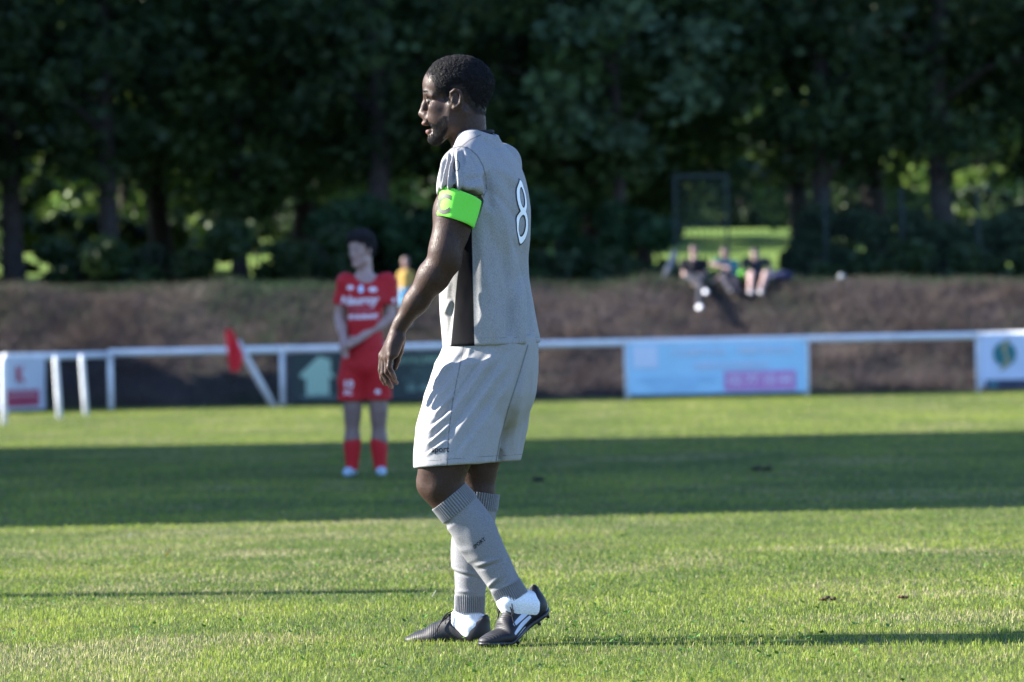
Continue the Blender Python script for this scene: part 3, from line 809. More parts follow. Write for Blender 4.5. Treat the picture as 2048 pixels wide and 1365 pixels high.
hedge('undergrowth', 'low dark undergrowth in front of the hedge left of the gate', 'bushes', wx(900, 66.5), wx(1330, 66.5), 66, 67.4, zt(66.8), 0.6, 9000, 0.20, DK, 141)
hedge('undergrowth', 'low dark undergrowth along the bank top right of the seated spectators', 'bushes', wx(1590, 66.5), wx(2120, 66.5), 66, 67.4, zt(66.8), 0.6, 10000, 0.20, DK, 143)
hedge('laurel_hedge', 'dense dark green hedge beside the metal gate', 'hedge', wx(640, 70), wx(1338, 70), 69.2, 70.8, zt(70), 1.75, 22000, 0.20, (np.array([0.018, 0.05, 0.022]), np.array([0.045, 0.095, 0.038])), 103)
hedge('bramble_bank', 'dark bramble thicket right of the gate along the wire fence', 'bushes', wx(1560, 70), wx(2130, 70), 69.4, 71.2, zt(70.3), 1.45, 17000, 0.20, DK, 107)
hedge('back_hedge', 'tall shaded hedge behind the tree trunks', 'hedge', wx(-90, 84), wx(1250, 84), 83.6, 85, zt(84.3), 1.7, 15000, 0.24, DK, 109, 0.5)
hedge('back_hedge', 'shaded hedge behind the wire fence at the right', 'hedge', wx(1600, 86), wx(2150, 86), 85.5, 87, zt(86.3), 1.6, 9000, 0.26, DK, 113, 0.4)
hedge('overhanging_shrub', 'dark shrub rising behind the gate above the sunlit lawn', 'bushes', wx(1330, 120), wx(1610, 120), 119, 121, lambda x: zt(120)(x) + 0.1, 2.4, 6000, 0.30, DK, 127, 0.2)

hedge('shade_hedge', 'tall narrow hedge added out of view beyond the corner banner to shade the fence', 'hedge', -30, -10.2, 57.0, 60.6, lambda x: np.asarray(x) * 0 + 0.2, 10.5, 40000, 0.50, DK, 131, 0.04)  # added out of view, kept narrow so only the fence line is shaded
# metal gate with upright bars
M_IRON = mat('dark green iron', (0.024, 0.038, 0.036), 0.6, 0.25, noise=(8, 0.2))
Yg = 68.4
xl, xr = wx(1352, Yg), wx(1456, Yg); zb = float(zt(Yg)(np.array([xl]))[0]); zt_ = float(P(1400, 348, Yg)[2])
r = root('metal_gate', 'dark iron gate with upright bars behind the seated spectators', 'gate', ((xl + xr) / 2, Yg, zb)); og = ORIG[r.name]
for x in (xl, xr): part('gate_post', gbox((x, Yg, (zb - 0.1 + zt_) / 2), (0.055, 0.055, zt_ - zb + 0.1)), M_IRON, r, og, False)
part('top_bar', gbox(((xl + xr) / 2, Yg, zt_ - 0.04), (xr - xl - 0.077, 0.06, 0.06)), M_IRON, r, og, False)
zm = float(P(1400, 452, Yg)[2])
for z in (zb + 0.12, zm): part('cross_rail', gbox(((xl + xr) / 2, Yg, z), (xr - xl - 0.077, 0.04, 0.04)), M_IRON, r, og, False)
for k in range(7):
    x = xl + (xr - xl) * (k + 1) / 8
    part('bar', gbox((x, Yg - 0.03, (zb + 0.1 + zt_ - 0.1) / 2), (0.022, 0.022, zt_ - zb - 0.2)), M_IRON, r, og, False)
# wire fence to the right of the gate
r = root('wire_fence', 'dark green wire mesh fence with slim posts right of the gate', 'fence', (xr + 0.2, Yg + 0.25, zb)); og = ORIG[r.name]
fxs = [xr + 0.08] + [wx(p, Yg + 0.25) for p in (1652, 1805, 1957, 2110)]
zz_ = [float(zt(Yg)(np.array([x]))[0]) for x in fxs]
for i, x in enumerate(fxs[1:]): part('post', loft([(x, Yg + .25, zz_[i + 1] - 0.1), (x, Yg + .25, zz_[i + 1] + 0.9), (x, Yg + .25, zz_[i + 1] + 1.85)], 0.026, seg=10, ref=(0, 1, 0)), M_IRON, r, og)
for i in range(len(fxs) - 1):
    gs = []
    for k in range(10):
        z = 0.08 + k * 0.19
        gs.append(loft([(fxs[i], Yg + .25, zz_[i] + z), (fxs[i + 1], Yg + .25, zz_[i + 1] + z)], 0.006, seg=4))
    n = int((fxs[i + 1] - fxs[i]) / 0.12)
    for k in range(n):
        x = fxs[i] + (k + 0.5) * (fxs[i + 1] - fxs[i]) / n
        gs.append(loft([(x, Yg + .25, zz_[i]), (x, Yg + .25, zz_[i] + 1.8)], 0.005, seg=4, ref=(0, 1, 0)))
    part('mesh_panel', join(*gs), M_IRON, r, og, False, kind='stuff')
# leaning stay left of the gate
a = P(1327, 558, 64.2); b = P(1349, 505, 64.6); a[2] -= 0.03
o = part('leaning_stake', loft([a, (a + b) / 2, b], 0.045, seg=10, ref=(0, 1, 0)), mat('grey timber', (0.26, 0.24, 0.25), 0.8, 0.2, noise=(9, 0.2)), None, tuple(a))
o.location = tuple(a); tag(o, 'grey leaning wooden stake on the bank top beside the gate', 'stake')
# football lying on the bank top
c = P(1683, 556, 64.0); zc = float(zt(64.0)(np.array([c[0]]))[0]); c = np.array([c[0], 64.0, zc + 0.10])
r = root('ball', 'small white ball lying in the grass on the bank top', 'ball', (c[0], c[1], c[2] - 0.065)); og = ORIG[r.name]
M_BALL = mat('white ball', (0.5, 0.51, 0.54), 0.4, 0.4)
part('ball_skin', ellipsoid_geo(c, (0.065,) * 3, 24, 16), M_BALL, r, og)
ph = (1 + 5 ** .5) / 2
for vtx in [(0, s1, s2 * ph) for s1 in (-1, 1) for s2 in (-1, 1)] + [(s1, s2 * ph, 0) for s1 in (-1, 1) for s2 in (-1, 1)] + [(s2 * ph, 0, s1) for s1 in (-1, 1) for s2 in (-1, 1)]:
    n = np.array(vtx, float); n /= np.linalg.norm(n)
    t = np.cross(n, [0.3, 0.5, 0.8]); t /= np.linalg.norm(t); bb = np.cross(n, t)
    th = np.arange(5) / 5 * 2 * np.pi
    V = np.concatenate([c + (n * 0.0635 + (t * np.cos(q) + bb * np.sin(q)) * 0.018) * 1.0 for q in th]).reshape(-1, 3); V = np.concatenate([V, [c + n * 0.0659]])
    V[:5] = c + (V[:5] - c) / np.linalg.norm(V[:5] - c, axis=1, keepdims=True) * 0.0657
    part('patch', (V, None, np.array([[k, (k + 1) % 5, 5] for k in range(5)])), M_IRON, r, og)
# ------------------------------------------------------------------ the captain in grey (main figure)
def J(px, py, y): return P(px, py, y)
YAW = math.radians(17)
tf = np.array([-math.cos(YAW), math.sin(YAW), 0]); tl = np.array([-math.sin(YAW), -math.cos(YAW), 0])
pb = np.array([J(940, 1290, 0)[0], 0.0, 0.0])
player = root('person', 'player in grey kit with green captain armband, seen from his left side on the grass', 'person', tuple(pb))

M_SKIN = mat('dark skin', rough=0.52, spec=0.27, attr=True, noise=(110, 0.22), bump=(230, 0.5, 0.0020), rvar=(260, 0.36, 0.72))
# finer skin: a little rougher where dry
HY = math.radians(4)
HO = J(920, 195, 0.0)
hf = np.array([-math.cos(HY), math.sin(HY), 0]); hl = np.array([-math.sin(HY), -math.cos(HY), 0]); hz = np.array([0, 0, 1.0])
HR = np.stack([hf, hl, hz], 1)                 # columns: local axes
def hd(u, v, w_): return HO + (hf * u + hl * v + hz * w_) * 0.001
def hloc(p): return ((p - HO) @ HR) * 1000.0
def rotm(axis, ang):
    return np.array(Matrix.Rotation(ang, 3, Vector(axis)))

B = Sdf()
def he(u, v, w_, a, b, c, k=12, mode=1, R=None): B.ell(hd(u, v, w_), np.array([a, b, c]) * .001, HR if R is None else HR @ R, k * .001, mode)
def hc(p, q, ra, rb, k=10, mode=1): B.cone(hd(*p), hd(*q), ra * .001, rb * .001, k * .001, mode)
# skull and face
he(4, 0, 42, 103, 76, 80, 1)
he(62, 0, 34, 47, 60, 50, 25)
he(54, 0, -48, 45, 55, 68, 25)
SK_OPS = list(B.ops[:3])
for s in (-1, 1):
    hc((26, s * 47, -84), (68, s * 16, -121), 19, 18, 22)          # jaw line
    hc((26, s * 47, -84), (20, s * 58, -30), 18, 18, 22)            # jaw branch
    he(56, s * 40, -58, 36, 19, 36, 22)
    he(64, s * 49, -30, 28, 11, 16, 16)                             # cheek bone
    hc((100, s * 10, 10), (96, s * 34, 12), 10, 10, 12); hc((96, s * 34, 12), (78, s * 54, 4), 10, 8, 12)   # brow ridge
he(80, 0, -124, 21, 24, 19, 16)                                     # chin
for s in (-1, 1):
    he(110, s * 33, -10, 16, 17, 11, 9, -1)                         # eye sockets
    he(88, s * 32, -9, 13.5, 14, 13, 3)                             # eyeballs
    hc((99, s * 20, -1), (98, s * 42, -2), 4.0, 3.6, 4)             # upper lid
    hc((97, s * 20, -16), (95, s * 42, -15), 3.4, 3.0, 4)           # lower lid
hc((102, 0, 2), (108, 0, -22), 9, 9.5, 9); hc((108, 0, -22), (116.5, 0, -47), 9.5, 12.5, 9)   # nose
for s in (-1, 1):
    he(105, s * 15, -51, 13, 9.5, 10.5, 6)
    he(110, s * 10, -60, 6, 4, 5, 3, -1)
he(98, 0, -66, 15, 30, 16, 14)                                      # upper lip base
he(105, 0, -77, 14.5, 25, 8.5, 5); he(94, 0, -103, 14.0, 21, 9.5, 6)
he(106, 0, -91, 22, 18, 5.0, 4, -1)                                 # parted lips
# ears
for s in (-1, 1):
    Rt = rotm((0, 1, 0), 0.12) @ rotm((0, 0, 1), s * 0.35)
    he(4, s * 76, -12, 16, 7.0, 27, 6, 1, Rt)
    pts = [(22, 75, -6), (20, 80, 10), (9, 84, 18), (-6, 85, 13), (-11, 85, -4), (-7, 83, -22), (4, 80, -34), (12, 78, -37)]
    for a_, b_ in zip(pts[:-1], pts[1:]):
        hc((a_[0], s * a_[1], a_[2]), (b_[0], s * b_[1], b_[2]), 5.2, 5.2, 3)
    he(10, s * 79, -36, 7, 5, 8, 4)
    he(7, s * 86, -10, 7.0, 4.0, 12, 3, -1)                         # hollow of the ear
    hc((2, s * 81, 8), (-2, s * 80, -16), 2.6, 2.6, 2.5)            # inner fold
    he(19, s * 79, -17, 4.5, 4.5, 6.5, 3)                           # tragus
# neck
hc((-26, 0, -20), (-22, 0, -95), 54, 51, 30); SK_OPS.append(B.ops[-1]); hc((-22, 0, -95), (-28, 0, -165), 51, 52, 20)
for s in (-1, 1): hc((-12, s * 53, -50), (14, s * 14, -160), 12, 10, 24)   # neck muscle
he(24, 0, -126, 10, 9, 12, 14)
# hidden trunk
tcx = J(968, 480, 0)
B.cone(J(962, 350, 0), J(968, 480, 0), 0.07, 0.09, 0.05)
B.cone(J(968, 480, 0), J(985, 720, 0), 0.09, 0.11, 0.05)
SHn = J(926, 335, -0.178); SHf = J(1000, 330, 0.178)
B.cone(J(955, 322, 0), SHn, 0.045, 0.045, 0.03); B.cone(J(955, 322, 0), SHf, 0.045, 0.045, 0.03)
# near arm
EL = J(888, 522, -0.228); WR = J(794, 660, -0.165)
um = (SHn + EL) / 2
B.chain([SHn, um + [-0.002, 0, 0.01], EL + [0.004, 0, 0.03]], [0.046, 0.053, 0.047], 0.03)
B.cone(EL + [0.006, 0, 0.035], EL + [0.012, 0.004, -0.005], 0.040, 0.036, 0.03)
fa = WR - EL
B.chain([EL + [0.0, 0, 0.0], EL + fa * 0.22, EL + fa * 0.6, EL + fa * 0.93], [0.042, 0.0455, 0.034, 0.0235], 0.025)
B.cone(EL + fa * 0.90, J(792, 672, -0.165), 0.0225, 0.0215, 0.012)
B.ell(um + [0.012, -0.012, -0.012], (0.04, 0.042, 0.085), None, 0.03)
# far arm (hidden behind the trunk)
ELf = J(1000, 520, 0.25); WRf = J(962, 655, 0.25)
B.chain([SHf, ELf, (ELf * .6 + WRf * .4), WRf], [0.055, 0.043, 0.042, 0.026], 0.025)
# near hand: knuckles towards the sun, little finger towards the camera
def hand(off, flip=1.0):
    yw = off
    def H(px, py, dy): return J(px, py, yw + dy)
    wr = H(794, 664, 0)
    mcp = [H(765, 711, 0.030), H(769, 715, 0.010), H(775, 716, -0.011), H(782, 711, -0.030)]
    pip = [H(762, 740, 0.033), H(767, 747, 0.010), H(774, 744, -0.012), H(778, 735, -0.031)]
    dip = [H(765, 757, 0.032), H(775, 763, 0.009), H(785, 758, -0.011), H(785, 748, -0.030)]
    tip = [H(770, 768, 0.030), H(782, 774, 0.008), H(793, 766, -0.010), H(790, 757, -0.029)]
    for i in range(4):
        B.cone(wr + [0, (0.5 - i / 3) * 0.014 + 0.003, 0], mcp[i], 0.0165, 0.0125, 0.012)
        rr = [0.0098, 0.0100, 0.0095, 0.0085][i]
        B.cone(mcp[i], pip[i], rr + 0.0012, rr, 0.005)
        B.cone(pip[i], dip[i], rr, rr * 0.90, 0.003); B.cone(dip[i], tip[i], rr * 0.90, rr * 0.74, 0.003)
    B.ell(H(785, 690, 0.0), (0.020, 0.036, 0.040), rotm((0, 1, 0), 0.45), 0.014)
    B.cone(H(801, 676, -0.014), H(790, 708, -0.024), 0.0145, 0.012, 0.012)     # edge of the hand
    B.cone(H(802, 678, 0.012), H(798, 703, 0.034), 0.0150, 0.0140, 0.010)      # ball of the thumb
    B.cone(H(798, 703, 0.034), H(794, 722, 0.038), 0.0118, 0.0100, 0.006)
    B.cone(H(794, 722, 0.038), H(790, 737, 0.036), 0.0100, 0.0078, 0.004)
    return tip, mcp
tips, mcps = hand(-0.165)
# far hand
B.chain([WRf, J(955, 690, 0.25), J(950, 712, 0.25)], [0.024, 0.030, 0.026], 0.015)
for i in range(4):
    q0 = J(944 + 5 * i, 712, 0.285 - 0.022 * i); q1 = J(946 + 5 * i, 742, 0.285 - 0.022 * i); q2 = J(954 + 5 * i, 766, 0.285 - 0.022 * i)
    B.chain([q0, q1, q2], [0.0105, 0.0095, 0.0075], 0.004)
B.chain([J(962, 688, 0.28), J(966, 715, 0.295), J(962, 736, 0.295)], [0.014, 0.011, 0.008], 0.006)
# legs
KN = J(880, 968, -0.125); AN = J(1030, 1207, -0.115); HP = J(968, 745, -0.085)
KF = J(954, 962, 0.10); AF = J(940, 1238, 0.09); HPf = J(985, 745, 0.085)
B.chain([HP, (HP + KN) / 2, KN + [0.012, 0, 0.05]], [0.095, 0.083, 0.064], 0.04)
B.chain([KN + [0.012, 0, 0.05], KN + [0.002, 0, -0.005], KN + (AN - KN) * 0.16], [0.064, 0.0585, 0.051], 0.03)
B.ell(KN + [-0.040, -0.005, 0.012], (0.028, 0.034, 0.040), rotm((0, 1, 0), 0.25), 0.022)       # knee cap
B.ell(KN + [-0.028, -0.03, 0.06], (0.03, 0.026, 0.04), None, 0.03)                            # thigh muscle above the knee
sh = AN - KN
B.chain([KN + sh * 0.16, KN + sh * 0.36 + [0.008, 0, 0], KN + sh * 0.7, AN], [0.042, 0.040, 0.032, 0.028], 0.03)
B.chain([HPf, (HPf + KF) / 2, KF + [0, 0, 0.05]], [0.095, 0.082, 0.060], 0.04)
B.chain([KF + [0, 0, 0.05], KF + [0, 0, -0.03]], [0.060, 0.054], 0.03)
B.ell(KF + [-0.030, 0, 0.005], (0.026, 0.032, 0.036), None, 0.02)
sf = AF - KF
B.chain([KF + sf * 0.1, KF + sf * 0.33, KF + sf * 0.7, AF], [0.042, 0.042, 0.032, 0.028], 0.03)

V, Q = B.mesh(0.0032, 1)
N = vnormals(V, Q)
L = hloc(V)
inhead = (L[:, 2] > -165)
col = np.tile(np.array([0.035, 0.0170, 0.0118]), (len(V), 1))
col *= (1 + 0.14 * noise3(V, 35, 2) + 0.10 * noise3(V, 120, 3))[:, None]
def mixc(mask, c):
    global col
    col = col * (1 - mask[:, None]) + np.array(c) * mask[:, None]
lip = np.maximum(1 - np.linalg.norm((L - [108, 0, -78]) / [15, 27, 9.5], axis=1), 1 - np.linalg.norm((L - [98, 0, -103]) / [16, 23, 10.5], axis=1))
mixc(sstep(0.02, 0.25, lip) * inhead * 0.85, (0.13, 0.062, 0.055))
mouth = 1 - np.linalg.norm((L - [92, 0, -91]) / [16, 18, 6], axis=1)
mixc(sstep(0.0, 0.4, mouth) * inhead, (0.02, 0.008, 0.008))
for s in (-1, 1):
    e = 1 - np.linalg.norm((L - [90, s * 32, -9]) / [14.5, 15, 6.0], axis=1)
    mixc((e > 0) * (np.abs(L[:, 2] + 9) < 5.5) * inhead * 1.0, (0.20, 0.175, 0.16))
    e = 1 - np.linalg.norm((L - [101, s * 31 + 1.0, -9]) / [7, 6.0, 6.0], axis=1)
    mixc((e > 0) * inhead * 1.0, (0.012, 0.008, 0.006))
    br = 1 - np.linalg.norm((L - [100, s * 30, 17 - 0.0]) / [24, 26, 4.5], axis=1)
    mixc(sstep(0, 0.25, br) * inhead * 0.9, (0.014, 0.010, 0.009))
    na = 1 - np.linalg.norm((L - [108, s * 10, -60]) / [6, 5, 5], axis=1)
    mixc(sstep(0, 0.3, na) * inhead * 0.9, (0.018, 0.010, 0.009))
# dark hair tone of stubble and hairline, lighter palms and finger pads
HAIRP = np.array([(96, 86), (92, 70), (80, 62), (69, 44), (64, 22), (58, 12), (44, 12), (36, -8), (26, -18), (20, 2), (14, 26), (-6, 30), (-22, 12), (-30, -14), (-42, -40), (-60, -50), (-120, -54), (-140, 60), (-60, 170), (60, 160), (120, 120)], float)
def poly_sd(p, poly):
    d = np.full(len(p), 1e9); inside = np.zeros(len(p), bool); n = len(poly)
    for i in range(n):
        a = poly[i]; b = poly[(i + 1) % n]; e = b - a; q = p - a
        t = np.clip((q @ e) / (e @ e), 0, 1); d = np.minimum(d, np.linalg.norm(q - t[:, None] * e, axis=1))
        c = ((a[1] > p[:, 1]) != (b[1] > p[:, 1])) & (p[:, 0] < (b[0] - a[0]) * (p[:, 1] - a[1]) / (b[1] - a[1] + 1e-12) + a[0])
        inside ^= c
    return np.where(inside, d, -d)
hs = poly_sd(L[:, [0, 2]], HAIRP)
hm = sstep(-11, 8, hs + 4 * noise3(V, 300, 8)) * inhead * (np.abs(L[:, 1]) < 80)
ear = np.linalg.norm((L - [4, 0, -12]) / [24, 1e6, 33], axis=1)
hm = hm * np.where(np.abs(L[:, 1]) > 74, sstep(0.9, 1.15, ear), 1)
mixc(hm * 0.92, (0.010, 0.009, 0.010))
BEARD = np.array([(104, -66), (96, -70), (84, -82), (76, -80), (64, -72), (54, -62), (44, -56), (36, -60), (34, -84), (36, -106), (50, -128), (66, -150), (98, -150), (104, -122), (96, -113), (84, -108), (82, -94), (96, -88)], float)
bs = poly_sd(L[:, [0, 2]], BEARD)
bm_ = sstep(-4, 7, bs + 4 * noise3(V, 260, 9)) * inhead * (1 - sstep(0.0, 0.15, lip))
mixc(bm_ * 0.62, (0.011, 0.009, 0.009))
for t_ in tips:
    dd_ = np.linalg.norm(V - t_, axis=1); mixc((1 - sstep(0.004, 0.030, dd_)) * 0.75 * sstep(-0.2, 0.5, N @ np.array([0.85, -0.3, -0.3])), (0.23, 0.115, 0.085))
palm = (V[:, 2] < WR[2]) & (V[:, 2] > J(790, 800, 0)[2]) & (V[:, 0] < J(812, 700, 0)[0])
mixc(palm * 0.65 * sstep(0.25, 0.9, N @ np.array([0.95, 0.2, 0.1])), (0.22, 0.115, 0.088))
geo_body = (V, Q)
body = part('body', (V, Q), M_SKIN, player, pb, True, col)
V_head, N_head, hs_head, bm_head, hm_head = V, N, hs, bm_, hm

# short curly hair
HS = Sdf()
SKULL = Sdf(); SKULL.ops = [q for q in SK_OPS]
def hair_f(p):
    l = hloc(p)
    d = SKULL.eval(p) * 1000.0
    s_ = poly_sd(l[:, [0, 2]], HAIRP)
    s_ = s_ + 4 * noise3(p, 110, 6) + 2 * noise3(p, 260, 7)
    th = -2.0 + 8.5 * sstep(-3, 32, s_) * np.where(l[:, 2] > 20, 1, 0.25 + 0.75 * sstep(-45, 35, l[:, 2])) + 2.0 * sstep(30, 70, s_) * sstep(60, 110, l[:, 2])
    nz = 1.5 * noise3(p, 170, 4) + 0.9 * noise3(p, 330, 5)
    return (d - th - nz * sstep(0, 14, s_)) * 0.001
HS.func(hair_f, hd(4, 0, 50), 0.15)
Vh, Qh = HS.mesh(0.0023, 0)
M_HAIR = mat('black curly hair', (0.0065, 0.006, 0.0075), 0.7, 0.16, noise=(300, 0.4), bump=(500, 0.8, 0.002))
Nh = vnormals(Vh, Qh)
lh_ = hloc(Vh); sel = np.nonzero((poly_sd(lh_[:, [0, 2]], HAIRP) > 1))[0]
g = np.random.default_rng(77); pick = g.choice(sel, min(9000, len(sel)), replace=False)
def curls(p, n, r, g, lift):
    m = len(p); a = g.normal(0, 1, (m, 3)); a -= n * np.sum(a * n, 1, keepdims=True) * 0.6; a /= np.linalg.norm(a, axis=1, keepdims=True)
    b = np.cross(a, g.normal(0, 1, (m, 3))); b /= np.linalg.norm(b, axis=1, keepdims=True); c = np.cross(a, b)
    R_ = (r * g.uniform(0.6, 1.5, m))[:, None]; o = p + n * lift
    V_ = np.stack([o + a * R_ * 1.6, o - a * R_ * 1.6, o + b * R_, o - b * R_, o + c * R_, o - c * R_], 1).reshape(-1, 3)
    T_ = (np.arange(m)[:, None, None] * 6 + np.array([[0, 2, 4], [2, 1, 4], [1, 3, 4], [3, 0, 4], [2, 0, 5], [1, 2, 5], [3, 1, 5], [0, 3, 5]])[None]).reshape(-1, 3)
    return V_, None, T_
fe = np.nonzero((hm_head > 0.15) & (hm_head < 0.97))[0]; fe = g.choice(fe, min(1800, len(fe)), replace=False)
part('hair', join((Vh, Qh), curls(Vh[pick], Nh[pick], 0.0012, g, 0.0006), curls(V_head[fe], N_head[fe], 0.0008, g, 0.0004)), M_HAIR, player, pb)
# beard: small curls on jaw, chin and lip
sel = np.nonzero(bm_head > 0.55)[0]; pick = g.choice(sel, min(2600, len(sel)), replace=False)
part('beard', curls(V_head[pick], N_head[pick], 0.0012, g, 0.0008), M_HAIR, player, pb)
sel = np.nonzero((np.abs(hloc(V_head)[:, 2] - 17) < 5) & (np.linalg.norm((hloc(V_head) - [100, 30, 17]) / [24, 24, 4.5], axis=1) < 1))[0]
if len(sel): part('eyebrow', curls(V_head[g.choice(sel, min(160, len(sel)), replace=False)], N_head[g.choice(sel, min(160, len(sel)), replace=False)], 0.0010, g, 0.0006), M_HAIR, player, pb)

# ------------------------------------------------------------------ jersey
def fabric(name, base, dark=None, heather=0.20, scale=420, sheen=0.0):
    m = bpy.data.materials.new(name); m.use_nodes = True
    n = m.node_tree.nodes; l = m.node_tree.links; b = n['Principled BSDF']
    b.inputs['Roughness'].default_value = 0.75; b.inputs['Specular IOR Level'].default_value = 0.08; b.inputs['Sheen Weight'].default_value = sheen
    tc = n.new('ShaderNodeTexCoord')
    mp = n.new('ShaderNodeMapping'); mp.inputs['Scale'].default_value = (1, 1, 0.45); l.new(tc.outputs['Object'], mp.inputs[0])
    t = n.new('ShaderNodeTexNoise'); t.inputs['Scale'].default_value = scale; t.inputs['Detail'].default_value = 2; l.new(mp.outputs[0], t.inputs['Vector'])
    mr = n.new('ShaderNodeMapRange'); mr.inputs[1].default_value = 0.3; mr.inputs[2].default_value = 0.7; mr.inputs[3].default_value = 1 - heather; mr.inputs[4].default_value = 1 + heather
    l.new(t.outputs['Fac'], mr.inputs[0])
    c = n.new('ShaderNodeRGB'); c.outputs[0].default_value = (*base, 1)
    sc_ = n.new('ShaderNodeVectorMath'); sc_.operation = 'SCALE'; l.new(c.outputs[0], sc_.inputs[0]); l.new(mr.outputs[0], sc_.inputs['Scale'])
    cs = sc_.outputs[0]
    if dark is not None:
        at = n.new('ShaderNodeAttribute'); at.attribute_name = 'panel'
        m2 = n.new('ShaderNodeMapRange'); m2.inputs[1].default_value = -0.0012; m2.inputs[2].default_value = 0.0012; l.new(at.outputs['Fac'], m2.inputs[0])
        mx = n.new('ShaderNodeMix'); mx.data_type = 'RGBA'; l.new(m2.outputs[0], mx.inputs[0]); l.new(cs, mx.inputs[6]); mx.inputs[7].default_value = (*dark, 1)
        cs = mx.outputs[2]
        at2 = n.new('ShaderNodeAttribute'); at2.attribute_name = 'seam'
        m3 = n.new('ShaderNodeMapRange'); m3.inputs[1].default_value = 0.0008; m3.inputs[2].default_value = 0.0028; m3.inputs[3].default_value = 0.45; m3.inputs[4].default_value = 1.0
        l.new(at2.outputs['Fac'], m3.inputs[0])
        s2 = n.new('ShaderNodeVectorMath'); s2.operation = 'SCALE'; l.new(cs, s2.inputs[0]); l.new(m3.outputs[0], s2.inputs['Scale']); cs = s2.outputs[0]
    l.new(cs, b.inputs['Base Color'])
    t3 = n.new('ShaderNodeTexNoise'); t3.inputs['Scale'].default_value = 900; l.new(tc.outputs['Object'], t3.inputs['Vector'])
    bp = n.new('ShaderNodeBump'); bp.inputs['Strength'].default_value = 0.25; bp.inputs['Distance'].default_value = 0.001
    l.new(t3.outputs['Fac'], bp.inputs['Height']); l.new(bp.outputs[0], b.inputs['Normal'])
    return m
M_JERSEY = fabric('grey heather jersey', (0.250, 0.248, 0.252), (0.004, 0.004, 0.006))
M_SHORTS = fabric('grey heather shorts', (0.262, 0.260, 0.264), (0.016, 0.016, 0.022), 0.12)
M_BLACK = mat('black print', (0.015, 0.015, 0.018), 0.6, 0.3)
M_PRINTW = mat('white print', (0.78, 0.79, 0.82), 0.5, 0.3)

prof = [  # y px, left, right, lateral half width
    (702, 889, 1082, 0.185), (690, 889, 1080, 0.185), (620, 883, 1067, 0.182), (560, 881, 1055, 0.182), (520, 881, 1053, 0.185), (480, 881, 1058, 0.19),
    (420, 880, 1059, 0.196), (380, 884, 1053, 0.196), (345, 892, 1044, 0.188), (322, 900, 1033, 0.165), (300, 908, 1016, 0.125), (284, 914, 1000, 0.088), (272, 918, 992, 0.070)]
zs = []; cxs = []; cys = []; aa = []; bb = []
for y_, l_, r_, b_ in prof:
    pl_, pr_ = J(l_, y_, 0), J(r_, y_, 0); hw = (pr_[0] - pl_[0]) / 2
    zs.append((pl_[2] + pr_[2]) / 2); cxs.append((pl_[0] + pr_[0]) / 2); cys.append(0.0)
    aa.append(math.sqrt(max(hw ** 2 - (b_ * math.sin(YAW)) ** 2, 0.002)) / math.cos(YAW)); bb.append(b_)
S = Sdf(); S.stack(zs, cxs, cys, aa, bb, YAW, 0.02, pw=2.35)
NB_ = J(955, 283, 0)
S.cone(NB_ + tl * 0.045, J(924, 336, -0.178), 0.030, 0.060, 0.045); S.cone(NB_ - tl * 0.045, J(1001, 330, 0.178), 0.030, 0.060, 0.045)
# sleeves
SLe = J(918, 404, -0.222)
S.chain([J(924, 336, -0.180), J(922, 370, -0.205), SLe], [0.061, 0.0665, 0.068], 0.03)
SLf = J(1006, 400, 0.225)
S.chain([J(1001, 330, 0.178), SLf], [0.060, 0.068], 0.03)
axn = SLe - J(924, 336, -0.18); axn /= np.linalg.norm(axn)
def sleeve_cut(center, ax, R_):
    # cuts the sleeve end square to the arm without touching the trunk
    def f(p):
        q = p - center; t = q @ ax; rad = np.linalg.norm(q - t[:, None] * ax, axis=1)
        return np.maximum(-t, rad - R_)
    return f
S.func(sleeve_cut(J(919, 391, -0.218), axn, 0.074), SLe + axn * 0.06, 0.16, 0.004, -1)
axf = SLf - J(1001, 330, 0.178); axf /= np.linalg.norm(axf)
S.func(sleeve_cut(J(1005, 388, 0.218), axf, 0.072), SLf + axf * 0.06, 0.16, 0.004, -1)
# neck opening and hem
S.cone(J(957, 235, 0), J(949, 284, 0), 0.058, 0.054, 0.006, -1)
hemn = J(985, 690, 0)
S.plane(hemn, np.array([0.02, 0, -1.0]), 0.004)
V, Q = S.mesh(0.0042, 2)
N = vnormals(V, Q)
